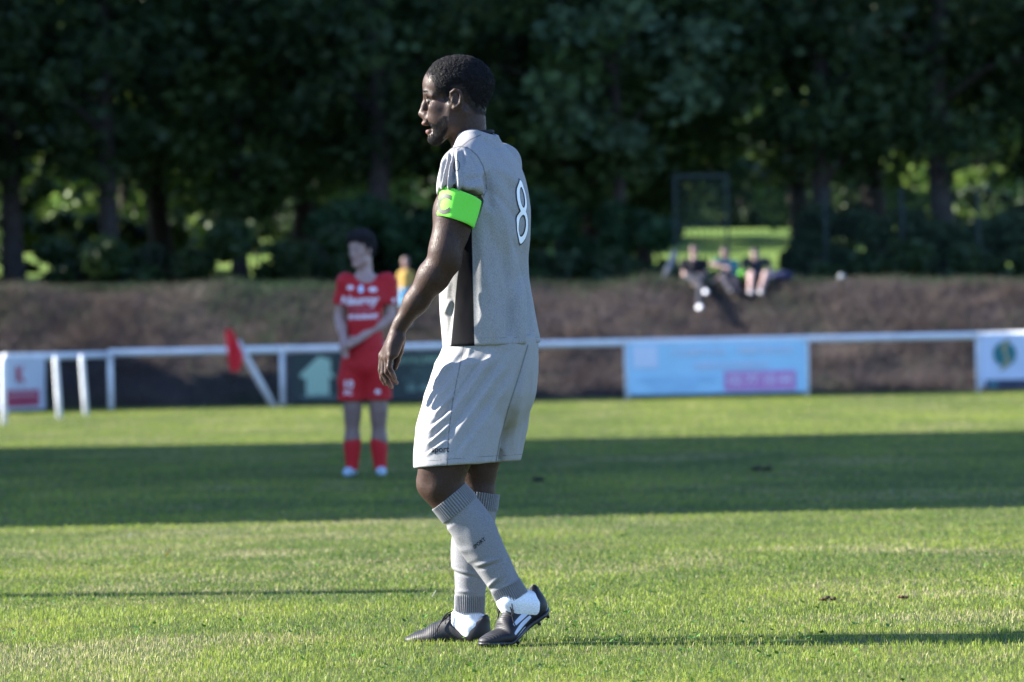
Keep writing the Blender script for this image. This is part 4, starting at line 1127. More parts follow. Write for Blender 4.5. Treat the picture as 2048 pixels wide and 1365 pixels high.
# cloth folds
wr_ = np.zeros(len(V))
PL = 1.9
fl = [ # back and flank
    (1046, 470, 1062, 690, 7, -0.006), (1036, 500, 1040, 690, 8, 0.004), (1000, 560, 1010, 690, 9, -0.0035), (975, 540, 985, 680, 10, 0.003),
    (1020, 360, 1044, 480, 9, -0.004), (1030, 480, 1052, 560, 7, -0.005), (965, 420, 1015, 560, 12, -0.003), (960, 480, 1000, 690, 9, 0.003),
    (1005, 420, 1040, 640, 8, 0.003), (985, 600, 1000, 690, 6, -0.003), (1020, 590, 1034, 690, 6, -0.003),
    (895, 600, 884, 660, 5, -0.003), (899, 560, 890, 640, 5, 0.003), (905, 600, 893, 688, 5, -0.004), (890, 630, 903, 600, 4, 0.004),
    (1030, 540, 1020, 690, 6, -0.004), (1046, 560, 1048, 690, 5, 0.005), (1010, 470, 1022, 690, 7, -0.004), (962, 520, 966, 690, 8, 0.003), (990, 500, 994, 690, 7, 0.003), (985, 380, 1040, 440, 8, -0.003), (990, 330, 1040, 372, 8, 0.003),
    # armhole
    (948, 300, 972, 345, 6, -0.004), (972, 345, 974, 385, 6, -0.006), (974, 350, 985, 420, 8, -0.006), (972, 392, 952, 402, 6, -0.008), (965, 330, 960, 390, 8, 0.005),
    # pleats on the front of the sleeve
    (914, 304, 919, 392, 3.2, 0.0075), (905, 306, 909, 388, 3.6, -0.009), (906, 300, 897, 386, 2.8, 0.007), (899, 306, 888, 384, 3.4, -0.009), (897, 304, 884, 384, 2.4, 0.006),
    (892, 312, 879, 372, 2.6, -0.007), (887, 318, 877, 380, 2.4, 0.005), (911, 345, 903, 384, 2.2, 0.005), (935, 296, 960, 345, 4, -0.0035), (926, 300, 927, 330, 3, -0.003),
    (925, 380, 960, 372, 6, 0.003), (930, 360, 968, 356, 7, -0.003),
    # collar puckers
    (960, 276, 1000, 300, 4, -0.003), (988, 274, 1004, 290, 3, 0.004)]
V = folds(V, N, [q[:5] + (q[5] * PL,) for q in fl])
V = V + N * (0.0028 * noise3(V * [1, 1, 0.45], 16, 14) + 0.0011 * noise3(V * [1, 1, 0.5], 38, 15))[:, None]
px = to_px(V)
# dark side panel under the arm (both flanks), seams
rel = V[:, :2] - np.stack([np.interp(V[:, 2], sorted(zs), [c for _, c in sorted(zip(zs, cxs))]), np.zeros(len(V))], 1)
uu = rel @ tf[:2]; vv = rel @ tl[:2]
near = np.minimum(px[:, 0] - np.interp(px[:, 1], [430, 480, 560, 690], [932, 926, 914, 902]), np.interp(px[:, 1], [430, 480, 560, 690], [944, 944, 946, 949]) - px[:, 0]) / 655.0
pan = np.where((vv > 0.02) & (N[:, 1] < 0.35), near, -0.05)
pan = np.minimum(pan, (px[:, 1] - 425) / 655.0)
farp = np.where(vv < -0.12, 0.028 - np.abs(uu - 0.02), -0.05); farp = np.minimum(farp, (px[:, 1] - 425) / 655.0)
onarm = np.linalg.norm(np.cross(V - J(924, 336, -0.18), axn), axis=1) < 0.082
arm_t = (V - J(924, 336, -0.18)) @ axn
pan = np.where(onarm & (arm_t < 0.16) & (V[:, 1] < -0.15) & (px[:, 1] < 412), -0.05, pan)
seam = np.full(len(V), 0.05)
seam = np.minimum(seam, np.abs(V[:, 2] - (hemn[2] + 0.020)) * 1.6)                                        # hem stitching
def seamline(pts, cond):
    global seam
    for (x0, y0), (x1, y1) in zip(pts[:-1], pts[1:]):
        a_ = np.array([x0, y0], float); b_ = np.array([x1, y1], float) - a_; q = px - a_
        t = np.clip((q @ b_) / (b_ @ b_), 0, 1); dd_ = np.linalg.norm(q - t[:, None] * b_, axis=1) / 655.0
        seam = np.where(cond, np.minimum(seam, dd_), seam)
seamline([(903, 297), (920, 293), (938, 297), (955, 312), (966, 332), (972, 356), (973, 380), (966, 395)], N[:, 1] < 0)
seamline([(915, 300), (940, 280), (962, 270)], (N[:, 1] < 0.2) & (px[:, 1] < 310))
jersey = part('jersey', (V, Q), M_JERSEY, player, pb, True, None, {'panel': np.maximum(pan, farp), 'seam': seam})
bvj = mkbvh((V, Q))
# collar
th = np.linspace(0, 2 * np.pi, 61)
cc = J(950, 279, 0)
ring = np.stack([cc[0] - 0.003 - 0.0545 * np.cos(th), 0.0575 * np.sin(th), cc[2] - 0.009 * np.cos(th) + 0.013], 1)
part('collar', loft(ring, 0.0085, 0.0065, seg=10, ref=(0, 0, 1), caps=False), mat('black rib collar', (0.016, 0.016, 0.020), 0.8, 0.2, bump=(600, 0.5, 0.001)), player, pb)
# back number
bc = tl * 0.020 + np.array([np.interp(J(1040, 428, 0)[2], sorted(zs), [c for _, c in sorted(zip(zs, cxs))]), 0, J(1040, 433, 0)[2]])
num_u = -tl * 1.0; num_v = np.array([0, 0, 1.0])
bo = bc - tf * 0.18
for nm, ofs, off, mt in (('number_outline', 0.010, 0.0014, M_BLACK), ('number', -0.010, 0.0024, M_PRINTW)):
    bmx = text_geo('8', 1.0, bold=ofs, res=6)
    sz = 0.285
    g_ = decal(bmx, bo, num_u * sz * -1.0 * 0.66, num_v * sz, tf, bvj, off, 0.03)
    part(nm, g_, mt, jersey, pb, True)
# maker's ring mark on the front of the sleeve
tr_ = np.linspace(0, 2 * np.pi, 30)
pts = []
for t in tr_:
    o_ = J(910 + 6.5 * math.cos(t), 322 + 11 * math.sin(t), -0.6); h_, n_, _, _ = bvj.ray_cast(Vector(o_), Vector((0, 1, 0)), 2.0)
    if h_ is not None: pts.append(np.array(h_) + [0, -0.0012, 0])
if len(pts) > 8: part('sleeve_mark', loft(np.array(pts), 0.0011, seg=5, ref=(0, 1, 0.1), caps=False), M_BLACK, jersey, pb)

# captain's armband
ab0 = J(921, 389, -0.2155); ab1 = J(910.5, 447, -0.2285)
npt = 14
pth = ab0 + (ab1 - ab0) * np.linspace(0, 1, npt)[:, None]
rr_ = np.linspace(0.0640, 0.0570, npt); rr_[0] -= 0.001; rr_[-1] -= 0.001
def banddisp(s_, a_): return 0.0012 * np.sin(3 * a_ + 4 * s_) + 0.0006 * np.sin(7 * a_ + 2)
t_, a_, b_ = frame_along(pth, (0, 1, 0))
gband = loft(pth, rr_, rr_ * 0.99, seg=90, ref=(0, 1, 0), caps=False, disp=banddisp)
Vb, Qb, _ = gband
# tilt the band: lower at the rear
tiltv = (Vb[:, 0] - ab0[0]) * -0.16
Vb = Vb + np.stack([tiltv * 0, tiltv * 0, tiltv], 1)
cen = pth.repeat(90, 0)[:len(Vb)]
inn = cen + (Vb - cen) * 0.955
gb = join((Vb, Qb), (inn, Qb[:, ::-1]))
n0 = len(Vb); e1 = np.arange(90); e2 = (e1 + 1) % 90
rim = np.concatenate([np.stack([e2, e1, e1 + n0, e2 + n0], 1), np.stack([e1 + n0 - 90, e2 + n0 - 90, e2 + 2 * n0 - 90, e1 + 2 * n0 - 90], 1)])
gb = (gb[0], np.concatenate([gb[1], rim]), None)
armband = part('armband', gb, mat('neon green elastic', (0.17, 0.70, 0.07), 0.7, 0.15, noise=(300, 0.05), bump=(350, 0.3, 0.001)), player, pb)
bvb = mkbvh((Vb, Qb))
bmx = text_geo('C', 0.080, bold=0.003)
cdir = np.array([0.62, 0.78, 0.0]); cu_ = np.array([0.78, -0.62, 0.0])
part('letter', decal(bmx, J(909, 411, -0.22), cu_, np.array([0.06, 0, 1.0]), cdir, bvb, 0.0012, 0.008), mat('dark grey print', (0.05, 0.055, 0.04), 0.6, 0.3), armband, pb)
# ------------------------------------------------------------------ shorts
S = Sdf()
def stack_px(S, rows, yaw, k, pw=2.3):
    zs_, cx_, cy_, a_, b_ = [], [], [], [], []
    for y_, l_, r_, hb, cy in rows:
        p0, p1 = J(l_, y_, 0), J(r_, y_, 0); hw = (p1[0] - p0[0]) / 2
        zs_.append((p0[2] + p1[2]) / 2); cx_.append((p0[0] + p1[0]) / 2); cy_.append(cy)
        a_.append(math.sqrt(max(hw ** 2 - (hb * math.sin(yaw)) ** 2, 0.002)) / math.cos(yaw)); b_.append(hb)
    S.stack(zs_, cx_, cy_, a_, b_, yaw, k, pw=pw)
stack_px(S, [(672, 893, 1074, 0.172, 0), (692, 887, 1076, 0.176, 0), (740, 869, 1074, 0.182, 0), (790, 862, 1068, 0.180, 0), (815, 868, 1058, 0.160, 0), (840, 885, 1040, 0.115, 0), (865, 910, 1015, 0.06, 0), (890, 935, 990, 0.03, 0)], math.radians(12), 0.02)
stack_px(S, [(735, 880, 1015, 0.085, -0.085), (790, 850, 1016, 0.100, -0.095), (850, 833, 1008, 0.108, -0.108), (900, 829, 998, 0.112, -0.115), (950, 829, 990, 0.114, -0.12)], math.radians(6), 0.05)
stack_px(S, [(735, 920, 1062, 0.085, 0.085), (790, 905, 1064, 0.100, 0.095), (850, 898, 1056, 0.106, 0.105), (900, 895, 1046, 0.110, 0.11), (950, 893, 1036, 0.112, 0.115)], math.radians(14), 0.05)
hz_ = J(910, 931, -0.12)
S.plane(hz_, np.array([0.055, -0.03, -1.0]), 0.004)
# cleft between the legs at the hem
V, Q = S.mesh(0.0042, 2); N = vnormals(V, Q)
fl = []
for x0, y0, x1, y1, w_, a_ in [
    (935, 700, 880, 760, 6, -0.004), (950, 712, 872, 800, 6, 0.005), (965, 718, 880, 838, 5, -0.006), (985, 712, 888, 850, 6, 0.007), (1000, 720, 895, 870, 5, -0.006),
    (1012, 728, 905, 880, 6, 0.006), (1022, 740, 915, 900, 6, -0.005), (1030, 752, 925, 905, 7, 0.004), (920, 705, 870, 770, 5, 0.004), (905, 700, 868, 752, 4, -0.003),
    (905, 792, 868, 832, 3.5, 0.006), (904, 812, 862, 850, 3.5, -0.006), (902, 824, 856, 866, 3.5, 0.006), (900, 840, 858, 880, 3.5, -0.006), (898, 852, 852, 892, 3.5, 0.006), (896, 868, 850, 908, 3.5, -0.005), (892, 882, 850, 912, 3.5, 0.005),
    (1050, 715, 991, 945, 7, -0.016), (1054, 720, 1022, 900, 7, 0.005), (1040, 740, 1004, 920, 6, 0.005), (1064, 760, 1040, 910, 6, -0.004), (1010, 780, 975, 920, 9, -0.005), (985, 820, 955, 925, 9, 0.004), (950, 860, 935, 925, 8, -0.003),
    (985, 700, 975, 740, 6, 0.003), (1010, 698, 1004, 735, 6, -0.003), (940, 696, 934, 720, 4, 0.003)]:
    fl.append((x0, y0, x1, y1, w_, a_))
V = folds(V, N, fl)
V = V + N * (0.0016 * noise3(V * [1, 1, 0.5], 18, 24) + 0.0008 * noise3(V, 45, 25))[:, None]
px = to_px(V); seam = np.full(len(V), 0.05)
nrm_h = np.array([0.055, -0.03, -1.0]); nrm_h /= np.linalg.norm(nrm_h)
hd_ = -(V - hz_) @ nrm_h
seam = np.minimum(seam, np.abs(hd_ - 0.019) * 1.5)
near_ = (N[:, 1] < 0.1)
seamline([(928, 690), (918, 740), (906, 800), (898, 860), (894, 932)], near_)
seamline([(1056, 690), (1040, 745), (1016, 820), (1000, 880), (990, 935)], near_)
shorts = part('shorts', (V, Q), M_SHORTS, player, pb, True, None, {'panel': np.full(len(V), -0.05), 'seam': seam})
bvs = mkbvh((V, Q))
bmx = text_geo('sport', 0.0265, bold=0.0004)
part('lettering', decal(bmx, J(857, 902, -0.35), np.array([0.985, 0, 0.0]), np.array([0, 0, 1.0]), np.array([0.25, 1, 0]), bvs, 0.0012, 0.006), M_BLACK, shorts, pb)

# ------------------------------------------------------------------ football socks (knitted sleeves) and white ankle socks
def knit_mat(name, base, freq=1.0):
    m = bpy.data.materials.new(name); m.use_nodes = True
    n = m.node_tree.nodes; l = m.node_tree.links; b = n['Principled BSDF']
    b.inputs['Roughness'].default_value = 0.85; b.inputs['Specular IOR Level'].default_value = 0.15
    tc = n.new('ShaderNodeTexCoord')
    t = n.new('ShaderNodeTexNoise'); t.inputs['Scale'].default_value = 380; t.inputs['Detail'].default_value = 2; l.new(tc.outputs['Object'], t.inputs['Vector'])
    mr = n.new('ShaderNodeMapRange'); mr.inputs[1].default_value = 0.3; mr.inputs[2].default_value = 0.7; mr.inputs[3].default_value = 0.74; mr.inputs[4].default_value = 1.26; l.new(t.outputs['Fac'], mr.inputs[0])
    at = n.new('ShaderNodeAttribute'); at.attribute_name = 'rib'
    m2 = n.new('ShaderNodeMapRange'); m2.inputs[1].default_value = -1; m2.inputs[2].default_value = 1; m2.inputs[3].default_value = 0.5; m2.inputs[4].default_value = 1.15; l.new(at.outputs['Fac'], m2.inputs[0])
    mu = n.new('ShaderNodeMath'); mu.operation = 'MULTIPLY'; l.new(mr.outputs[0], mu.inputs[0]); l.new(m2.outputs[0], mu.inputs[1])
    c = n.new('ShaderNodeRGB'); c.outputs[0].default_value = (*base, 1)
    s = n.new('ShaderNodeVectorMath'); s.operation = 'SCALE'; l.new(c.outputs[0], s.inputs[0]); l.new(mu.outputs[0], s.inputs['Scale']); l.new(s.outputs[0], b.inputs['Base Color'])
    bp = n.new('ShaderNodeBump'); bp.inputs['Strength'].default_value = 0.4; bp.inputs['Distance'].default_value = 0.0012; l.new(t.outputs['Fac'], bp.inputs['Height']); l.new(bp.outputs[0], b.inputs['Normal'])
    return m
M_SOCK = knit_mat('grey knit', (0.180, 0.181, 0.190)); M_ANKLE = knit_mat('white knit', (0.66, 0.67, 0.70))
def sock(top, bot, ctrl_r, cuff, rib_b, bends, wrinkles, lump=None):
    """tube of knitted cloth; ctrl_r = [(t, r_depth, r_width)], cuff/rib_b = fraction of turn-over and ankle rib"""
    n, seg = 170, 230
    t = np.linspace(0, 1, n)
    ax = np.stack([np.interp(t, [b[0] for b in bends], [b[1][k] for b in bends]) for k in range(3)], 1)
    pth = top + (bot - top) * t[:, None] + ax
    ker = np.hanning(41); ker /= ker.sum()
    pth = np.stack([np.convolve(np.pad(pth[:, k], 20, mode='reflect', reflect_type='odd'), ker, 'valid') for k in range(3)], 1)
    rd = np.interp(t, [c[0] for c in ctrl_r], [c[1] for c in ctrl_r]); rw = np.interp(t, [c[0] for c in ctrl_r], [c[2] for c in ctrl_r])
    rd = np.convolve(np.pad(rd, 10, mode='edge'), np.ones(21) / 21, 'valid'); rw = np.convolve(np.pad(rw, 10, mode='edge'), np.ones(21) / 21, 'valid')
    ribm = np.where(t < cuff, 1.0, 0.0) + sstep(rib_b, rib_b + 0.02, t)
    rd = rd + 0.0035 * (1 - sstep(cuff - 0.008, cuff + 0.008, t)); rw = rw + 0.0035 * (1 - sstep(cuff - 0.008, cuff + 0.008, t))
    rib_store = {}
    def dsp(s_, a_):
        rb_ = np.cos(a_ * 46) * ribm[:, None]
        rib_store['r'] = rb_
        d_ = 0.0016 * rb_
        for (tw, aw, wid_t, wid_a, amp, slope) in wrinkles:
            da = np.angle(np.exp(1j * (a_ - aw))); d_ = d_ + amp * np.exp(-((s_ - tw - slope * da) / wid_t) ** 2 - (da / wid_a) ** 2)
        if lump: d_ = d_ + lump(s_, a_)
        return d_
    g_ = loft(pth, rd, rw, seg, (0, 1, 0), True, dsp)
    rib = np.concatenate([rib_store['r'].ravel() + (1 - ribm).repeat(seg) * 0.55, [0, 0]])
    V_ = g_[0].copy()
    V_[:-2] += 0.0008 * noise3(V_[:-2], 30, 41)[:, None]
    return (V_, g_[1], g_[2]), rib
# frame_along with ref y: a = t x y, so angle 0 points sideways in the picture plane, pi/2 along y
s1 = J(897, 993, -0.125); s2 = J(1026, 1200, -0.116)
gs1, rib1 = sock(s1, s2, [(0, 0.0600, 0.056), (0.12, 0.0615, 0.057), (0.2, 0.062, 0.057), (0.38, 0.0645, 0.060), (0.55, 0.0590, 0.055), (0.75, 0.0505, 0.049), (0.88, 0.047, 0.047), (1, 0.050, 0.048)], 0.150, 0.86,
    [(0, (0, 0, 0)), (0.3, (0.012, 0, 0.008)), (0.6, (0.006, 0, 0.004)), (1, (0, 0, 0))],
    [(0.62, -1.9, 0.018, 0.8, 0.005, 0.03), (0.655, -1.8, 0.014, 0.7, -0.004, 0.02), (0.79, -2.2, 0.014, 0.7, 0.004, -0.03), (0.82, -2.0, 0.012, 0.7, -0.003, -0.02), (0.87, -1.2, 0.01, 1.0, 0.003, 0.01), (0.70, -0.5, 0.014, 0.6, 0.0025, 0.02), (0.45, -2.6, 0.03, 0.5, 0.003, 0.04)],
    lambda s_, a_: 0.006 * sstep(0.17, 0.21, s_) * (1 - sstep(0.55, 0.60, s_)) * np.exp(-(np.angle(np.exp(1j * (a_ - math.pi))) / 0.9) ** 2) + 0.0012 * np.sin(5 * a_ + 9 * s_))
sock_near = part('sock', gs1, M_SOCK, player, pb, True, None, {'rib': rib1})
s1f = J(962, 985, 0.10); s2f = J(938, 1240, 0.092)
gs2, rib2 = sock(s1f, s2f, [(0, 0.0535, 0.055), (0.15, 0.055, 0.056), (0.35, 0.062, 0.060), (0.5, 0.0600, 0.057), (0.65, 0.0520, 0.052), (0.8, 0.0460, 0.046), (1, 0.0465, 0.0465)], 0.13, 0.80,
    [(0, (0, 0, 0)), (0.4, (-0.008, 0, 0)), (0.7, (-0.006, 0, 0)), (1, (0, 0, 0))],
    [(0.62, -2.4, 0.016, 0.9, 0.005, 0.02), (0.65, -2.0, 0.013, 0.9, -0.004, 0.02), (0.78, -2.2, 0.014, 0.8, 0.004, 0.0)],
    lambda s_, a_: 0.008 * sstep(0.17, 0.22, s_) * (1 - sstep(0.58, 0.63, s_)) * np.exp(-(np.angle(np.exp(1j * (a_ - math.pi))) / 0.9) ** 2))
sock_far = part('sock', gs2, M_SOCK, player, pb, True, None, {'rib': rib2})
bvk = mkbvh(gs1)
bmx = text_geo('SPORT', 0.0150, bold=0.0004)
dirx = np.array([0.80, 0, 0.60])
part('lettering', decal(bmx, J(920, 1095, -0.4), dirx, np.array([-0.60, 0, 0.80]), np.array([0.25, 1, 0]), bvk, 0.0012, 0.004), M_BLACK, sock_near, pb)
bvk2 = mkbvh(gs2)
bmx = text_geo('SPORT', 0.0150, bold=0.0004)
gl = decal(bmx, J(905, 1096, -0.3), np.array([0.9, -0.2, 0.1]), np.array([-0.1, 0, 1.0]), np.array([0.3, 1, 0]), bvk2, 0.0012, 0.004)
if len(gl[0]) > 3: part('lettering', gl, M_BLACK, sock_far, pb)

# ------------------------------------------------------------------ boots
M_BOOT = bpy.data.materials.new('boot upper'); M_BOOT.use_nodes = True
_n = M_BOOT.node_tree.nodes; _l = M_BOOT.node_tree.links; _b = _n['Principled BSDF']
_b.inputs['Roughness'].default_value = 0.55; _b.inputs['Specular IOR Level'].default_value = 0.35
_at = _n.new('ShaderNodeAttribute'); _at.attribute_name = 'stripe'
_mr = _n.new('ShaderNodeMapRange'); _mr.inputs[1].default_value = -0.0008; _mr.inputs[2].default_value = 0.0008; _l.new(_at.outputs['Fac'], _mr.inputs[0])
_mx = _n.new('ShaderNodeMix'); _mx.data_type = 'RGBA'; _mx.inputs[6].default_value = (0.009, 0.009, 0.012, 1); _mx.inputs[7].default_value = (0.45, 0.50, 0.62, 1)
_l.new(_mr.outputs[0], _mx.inputs[0]); _l.new(_mx.outputs[2], _b.inputs['Base Color'])
_t = _n.new('ShaderNodeTexNoise'); _t.inputs['Scale'].default_value = 260; _tc = _n.new('ShaderNodeTexCoord'); _l.new(_tc.outputs['Object'], _t.inputs['Vector'])
_bp = _n.new('ShaderNodeBump'); _bp.inputs['Strength'].default_value = 0.35; _bp.inputs['Distance'].default_value = 0.001; _l.new(_t.outputs['Fac'], _bp.inputs['Height']); _l.new(_bp.outputs[0], _b.inputs['Normal'])
M_SOLE = mat('black sole plate', (0.02, 0.02, 0.024), 0.4, 0.4)
M_HEEL = mat('blue grey heel shell', (0.24, 0.26, 0.38), 0.35, 0.4)
M_LACE = mat('black laces', (0.02, 0.02, 0.024), 0.85, 0.15)

def boot(org, yaw, pitch, lat, anchor_f, anklepts, name_far):
    """football boot in foot axes (f forward, s outward, u up); lat = +1 outer side towards his left"""
    f = np.array([-math.cos(yaw), math.sin(yaw), 0]); s = np.array([-math.sin(yaw), -math.cos(yaw), 0]) * lat; u = np.array([0, 0, 1.0])
    Rp = np.array(Matrix.Rotation(pitch, 3, Vector(np.cross(f, u))))
    # heel up: rotate about the toe
    A = np.stack([f, s, u], 1)
    def W(p):
        p = np.atleast_2d(np.asarray(p, float)); q = p - np.array([anchor_f, 0, 0])
        c_, s_ = math.cos(pitch), math.sin(pitch)
        k = sstep(anchor_f + 0.045, anchor_f - 0.045, p[:, 0]) if False else 1.0
        qf = q[:, 0] * c_ + q[:, 2] * s_; qu = -q[:, 0] * s_ + q[:, 2] * c_
        # the fore part stays flat: bend at the ball of the foot
        fl_ = sstep(-0.035, 0.03, q[:, 0])
        qf2 = qf * (1 - fl_) + q[:, 0] * fl_; qu2 = qu * (1 - fl_) + q[:, 2] * fl_
        return org + np.stack([qf2, q[:, 1], qu2], 1) @ A.T
    D = Sdf()
    D.ell((0.038, 0, 0.040), (0.037, 0.032, 0.040), None, 0.01)
    D.cone((0.034, 0, 0.045), (0.020, 0, 0.080), 0.031, 0.022, 0.02)
    D.cone((0.05, 0, 0.040), (0.165, 0.002, 0.028), 0.033, 0.032, 0.03)
    D.cone((0.108, 0, 0.070), (0.165, -0.002, 0.044), 0.027, 0.027, 0.03)
    D.ell((0.190, 0.003, 0.025), (0.055, 0.045, 0.026), None, 0.03)
    D.ell((0.240, -0.004, 0.017), (0.040, 0.034, 0.017), None, 0.03)
    D.plane((0, 0, 0.008), (0, 0, -1.0), 0.005)
    D.ell((0.064, 0, 0.110), (0.054, 0.048, 0.052), rotm((0, 1, 0), 0.12), 0.008, -1)
    V, Q = D.mesh(0.0026, 2)
    # fine ridges on the forefoot, tongue crease
    N_ = vnormals(V, Q)
    fo = sstep(0.13, 0.17, V[:, 0])
    V = V + N_ * (0.0007 * np.sin(V[:, 0] * 900 + 300 * np.abs(V[:, 1])) * fo * sstep(0.02, 0.03, V[:, 2]))[:, None]
    # side stripes on the outer flank: three slanting bars
    st = np.full(len(V), -0.02)
    for k, (f0, f1, wdt) in enumerate([(0.060, 0.155, 0.0075), (0.085, 0.172, 0.0070), (0.115, 0.185, 0.0045)]):
        u0 = 0.056 - 0.012 * k; u1 = 0.030 - 0.008 * k
        t = np.clip((V[:, 0] - f0) / (f1 - f0), 0, 1)
        dd_ = np.abs(V[:, 2] - (0.030 + 0.021 * (1 - k * 0.95) + (0.006 * (0.5 - t))))
        band = np.minimum(wdt * (0.45 + 0.55 * np.sin(np.pi * np.clip(t * 0.8 + 0.15, 0, 1))) - dd_, np.minimum(V[:, 0] - f0, f1 - V[:, 0]) + 0.0)
        st = np.maximum(st, band)
    st = np.where(V[:, 1] > 0.0, st, -0.02) if not name_far else np.full(len(V), -0.02)
    up_ = part('boot', (W(V), Q), M_BOOT, player, pb, True, None, {'stripe': st})
    bv = mkbvh((W(V), Q))
    # sole plate and heel shell
    D2 = Sdf()
    D2.ell((0.040, 0, 0.010), (0.041, 0.033, 0.016), None, 0.01); D2.cone((0.05, 0, 0.010), (0.15, 0, 0.010), 0.029, 0.032, 0.03)
    D2.ell((0.190, 0.003, 0.010), (0.058, 0.0465, 0.016), None, 0.03); D2.ell((0.240, -0.004, 0.010), (0.043, 0.035, 0.014), None, 0.03)
    D2.plane((0, 0, 0.0), (0, 0, -1.0), 0.003); D2.plane((0, 0, 0.014), (0, 0, 1.0), 0.003)
    V2, Q2 = D2.mesh(0.003, 1)
    sole = part('sole', (W(V2), Q2), M_SOLE, up_, pb)
    D3 = Sdf(); D3.ell((0.037, 0, 0.036), (0.0410, 0.0350, 0.046), None, 0.01); D3.plane((0.058, 0, 0.03), (0.80, 0, 0.60), 0.004); D3.plane((0, 0, 0.010), (0, 0, -1.0), 0.003)
    V3, Q3 = D3.mesh(0.003, 1)
    part('heel_shell', (W(V3), Q3), M_HEEL, up_, pb)
    for sf_, ss_ in ((0.022, 0.018), (0.022, -0.018), (0.062, 0.020), (0.062, -0.020), (0.165, 0.032), (0.165, -0.028), (0.200, 0.036), (0.200, -0.030), (0.235, 0.018), (0.235, -0.016)):
        c0_ = W([[sf_, ss_, 0.004]])[0]; c1_ = W([[sf_, ss_, -0.013]])[0]
        part('stud', loft([c0_, (c0_ + c1_) / 2, c1_], [0.0075, 0.0062, 0.0048], seg=10, ref=(0, 1, 0)), M_SOLE, up_, pb)
    # tongue, laces
    tv = []
    for t in np.linspace(0, 1, 9):
        ff = 0.098 + 0.085 * t
        for q in np.linspace(-1, 1, 7):
            tv.append((ff, q * (0.020 + 0.004 * (1 - t)), 0.104 - 0.046 * t - 0.006 * q * q - 0.010 * t * t))
    tv = np.array(tv); i = np.arange(8)[:, None] * 7; j = np.arange(6)[None]
    tq = np.stack([i + j, i + j + 1, i + 8 + j, i + 7 + j], -1).reshape(-1, 4)
    tb = tv - [0.001, 0, 0.006]
    part('tongue', join((W(tv), tq), (W(tb), tq[:, ::-1])), M_SOLE, up_, pb)
    g = np.random.default_rng(3 if name_far else 4)
    for k in range(5):
        ff = 0.118 + 0.014 * k; uu_ = 0.098 - 0.0115 * k
        pts = [(ff, -0.028, uu_ - 0.018), (ff + 0.004, -0.012, uu_ - 0.001), (ff + 0.007, 0.012, uu_ - 0.001), (ff + 0.009, 0.028, uu_ - 0.018)]
        part('lace', loft(W(smooth_path(pts, 12)), 0.0021, seg=6, ref=(0.2, 0.3, 1)), M_LACE, up_, pb)
    for sg in (-1, 1):
        for pts in ([(0.118, 0, 0.099), (0.110, 0.014 * sg, 0.108), (0.128, 0.034 * sg, 0.098), (0.140, 0.040 * sg, 0.076), (0.126, 0.020 * sg, 0.092), (0.118, 0, 0.099)],
                    [(0.118, 0, 0.098), (0.130, 0.025 * sg, 0.094), (0.150, 0.040 * sg, 0.062), (0.155, 0.046 * sg, 0.045)]):
            part('lace', loft(W(smooth_path(pts, 18)), 0.0020, seg=6, ref=(0.2, 0.3, 1)), M_LACE, up_, pb)
    # white ankle sock between knitted sleeve and boot
    D4 = Sdf()
    a0 = W([[0.052, 0, 0.045]])[0]; h0 = W([[0.036, 0, 0.052]])[0]; m0 = W([[0.105, 0, 0.068]])[0]
    D4.cone(anklepts, a0, 0.0405, 0.033, 0.02); D4.cone(h0, a0, 0.024, 0.031, 0.02); D4.cone(anklepts * 0.35 + a0 * 0.65, m0, 0.038, 0.029, 0.035)
    D4.cone(anklepts, anklepts * 1.35 - a0 * 0.35, 0.040, 0.039, 0.02)
    V4, Q4 = D4.mesh(0.003, 2); N4 = vnormals(V4, Q4)
    ang = np.arctan2((V4 - anklepts)[:, 1], (V4 - anklepts)[:, 0]); top_ = sstep(a0[2] + 0.035, a0[2] + 0.055, V4[:, 2])
    rib = np.cos(ang * 44) * top_ + 0.6 * (1 - top_)
    V4 = V4 + N4 * (0.0007 * np.cos(ang * 44) * top_ + 0.0009 * np.sin((V4[:, 2] - a0[2]) * 150 + 1.0 * np.sin(ang)) * (1 - top_) * sstep(-0.02, 0.02, V4[:, 2] - a0[2]))[:, None]
    part('ankle_sock', (V4, Q4), M_ANKLE, player, pb, True, None, {'rib': rib})
    return W, up_, bv
# planted right boot, flat in the grass
tof = P(812, 1289, 0.12); tof[2] = 0.0
yawF = math.radians(22); Lb = 0.275
of_ = np.array([tof[0] + 0.062 * math.cos(yawF), 0.13, -0.013])
boot(of_ - np.array([0, 0, 0.0]), yawF, 0.0, -1, 0.215, J(938, 1236, 0.092), True)
# left boot behind, heel lifted, toes bent on the turf
yawN = math.radians(-36)
on_ = np.array([J(1008, 1290, 0)[0], -0.150, 0.002])
Wn, upn, bvn = boot(on_, yawN, math.radians(30), 1, 0.195, J(1029, 1203, -0.116), False)
bmx = text_geo('PREDATOR', 0.0105, bold=0.0002)
p0 = Wn([[0.085, 0.0, 0.066]])[0]; p1 = Wn([[0.055, 0.0, 0.066]])[0]; du = (p1 - p0) / np.linalg.norm(p1 - p0); dvv = Wn([[0.085, 0, 0.076]])[0] - p0; dvv /= np.linalg.norm(dvv)
dn = np.cross(dvv, du); dn = dn if dn[1] > 0 else -dn
part('lettering', decal(bmx, (p0 + p1) / 2, du, dvv, dn, bvn, 0.0009, 0.004), M_PRINTW, upn, pb)
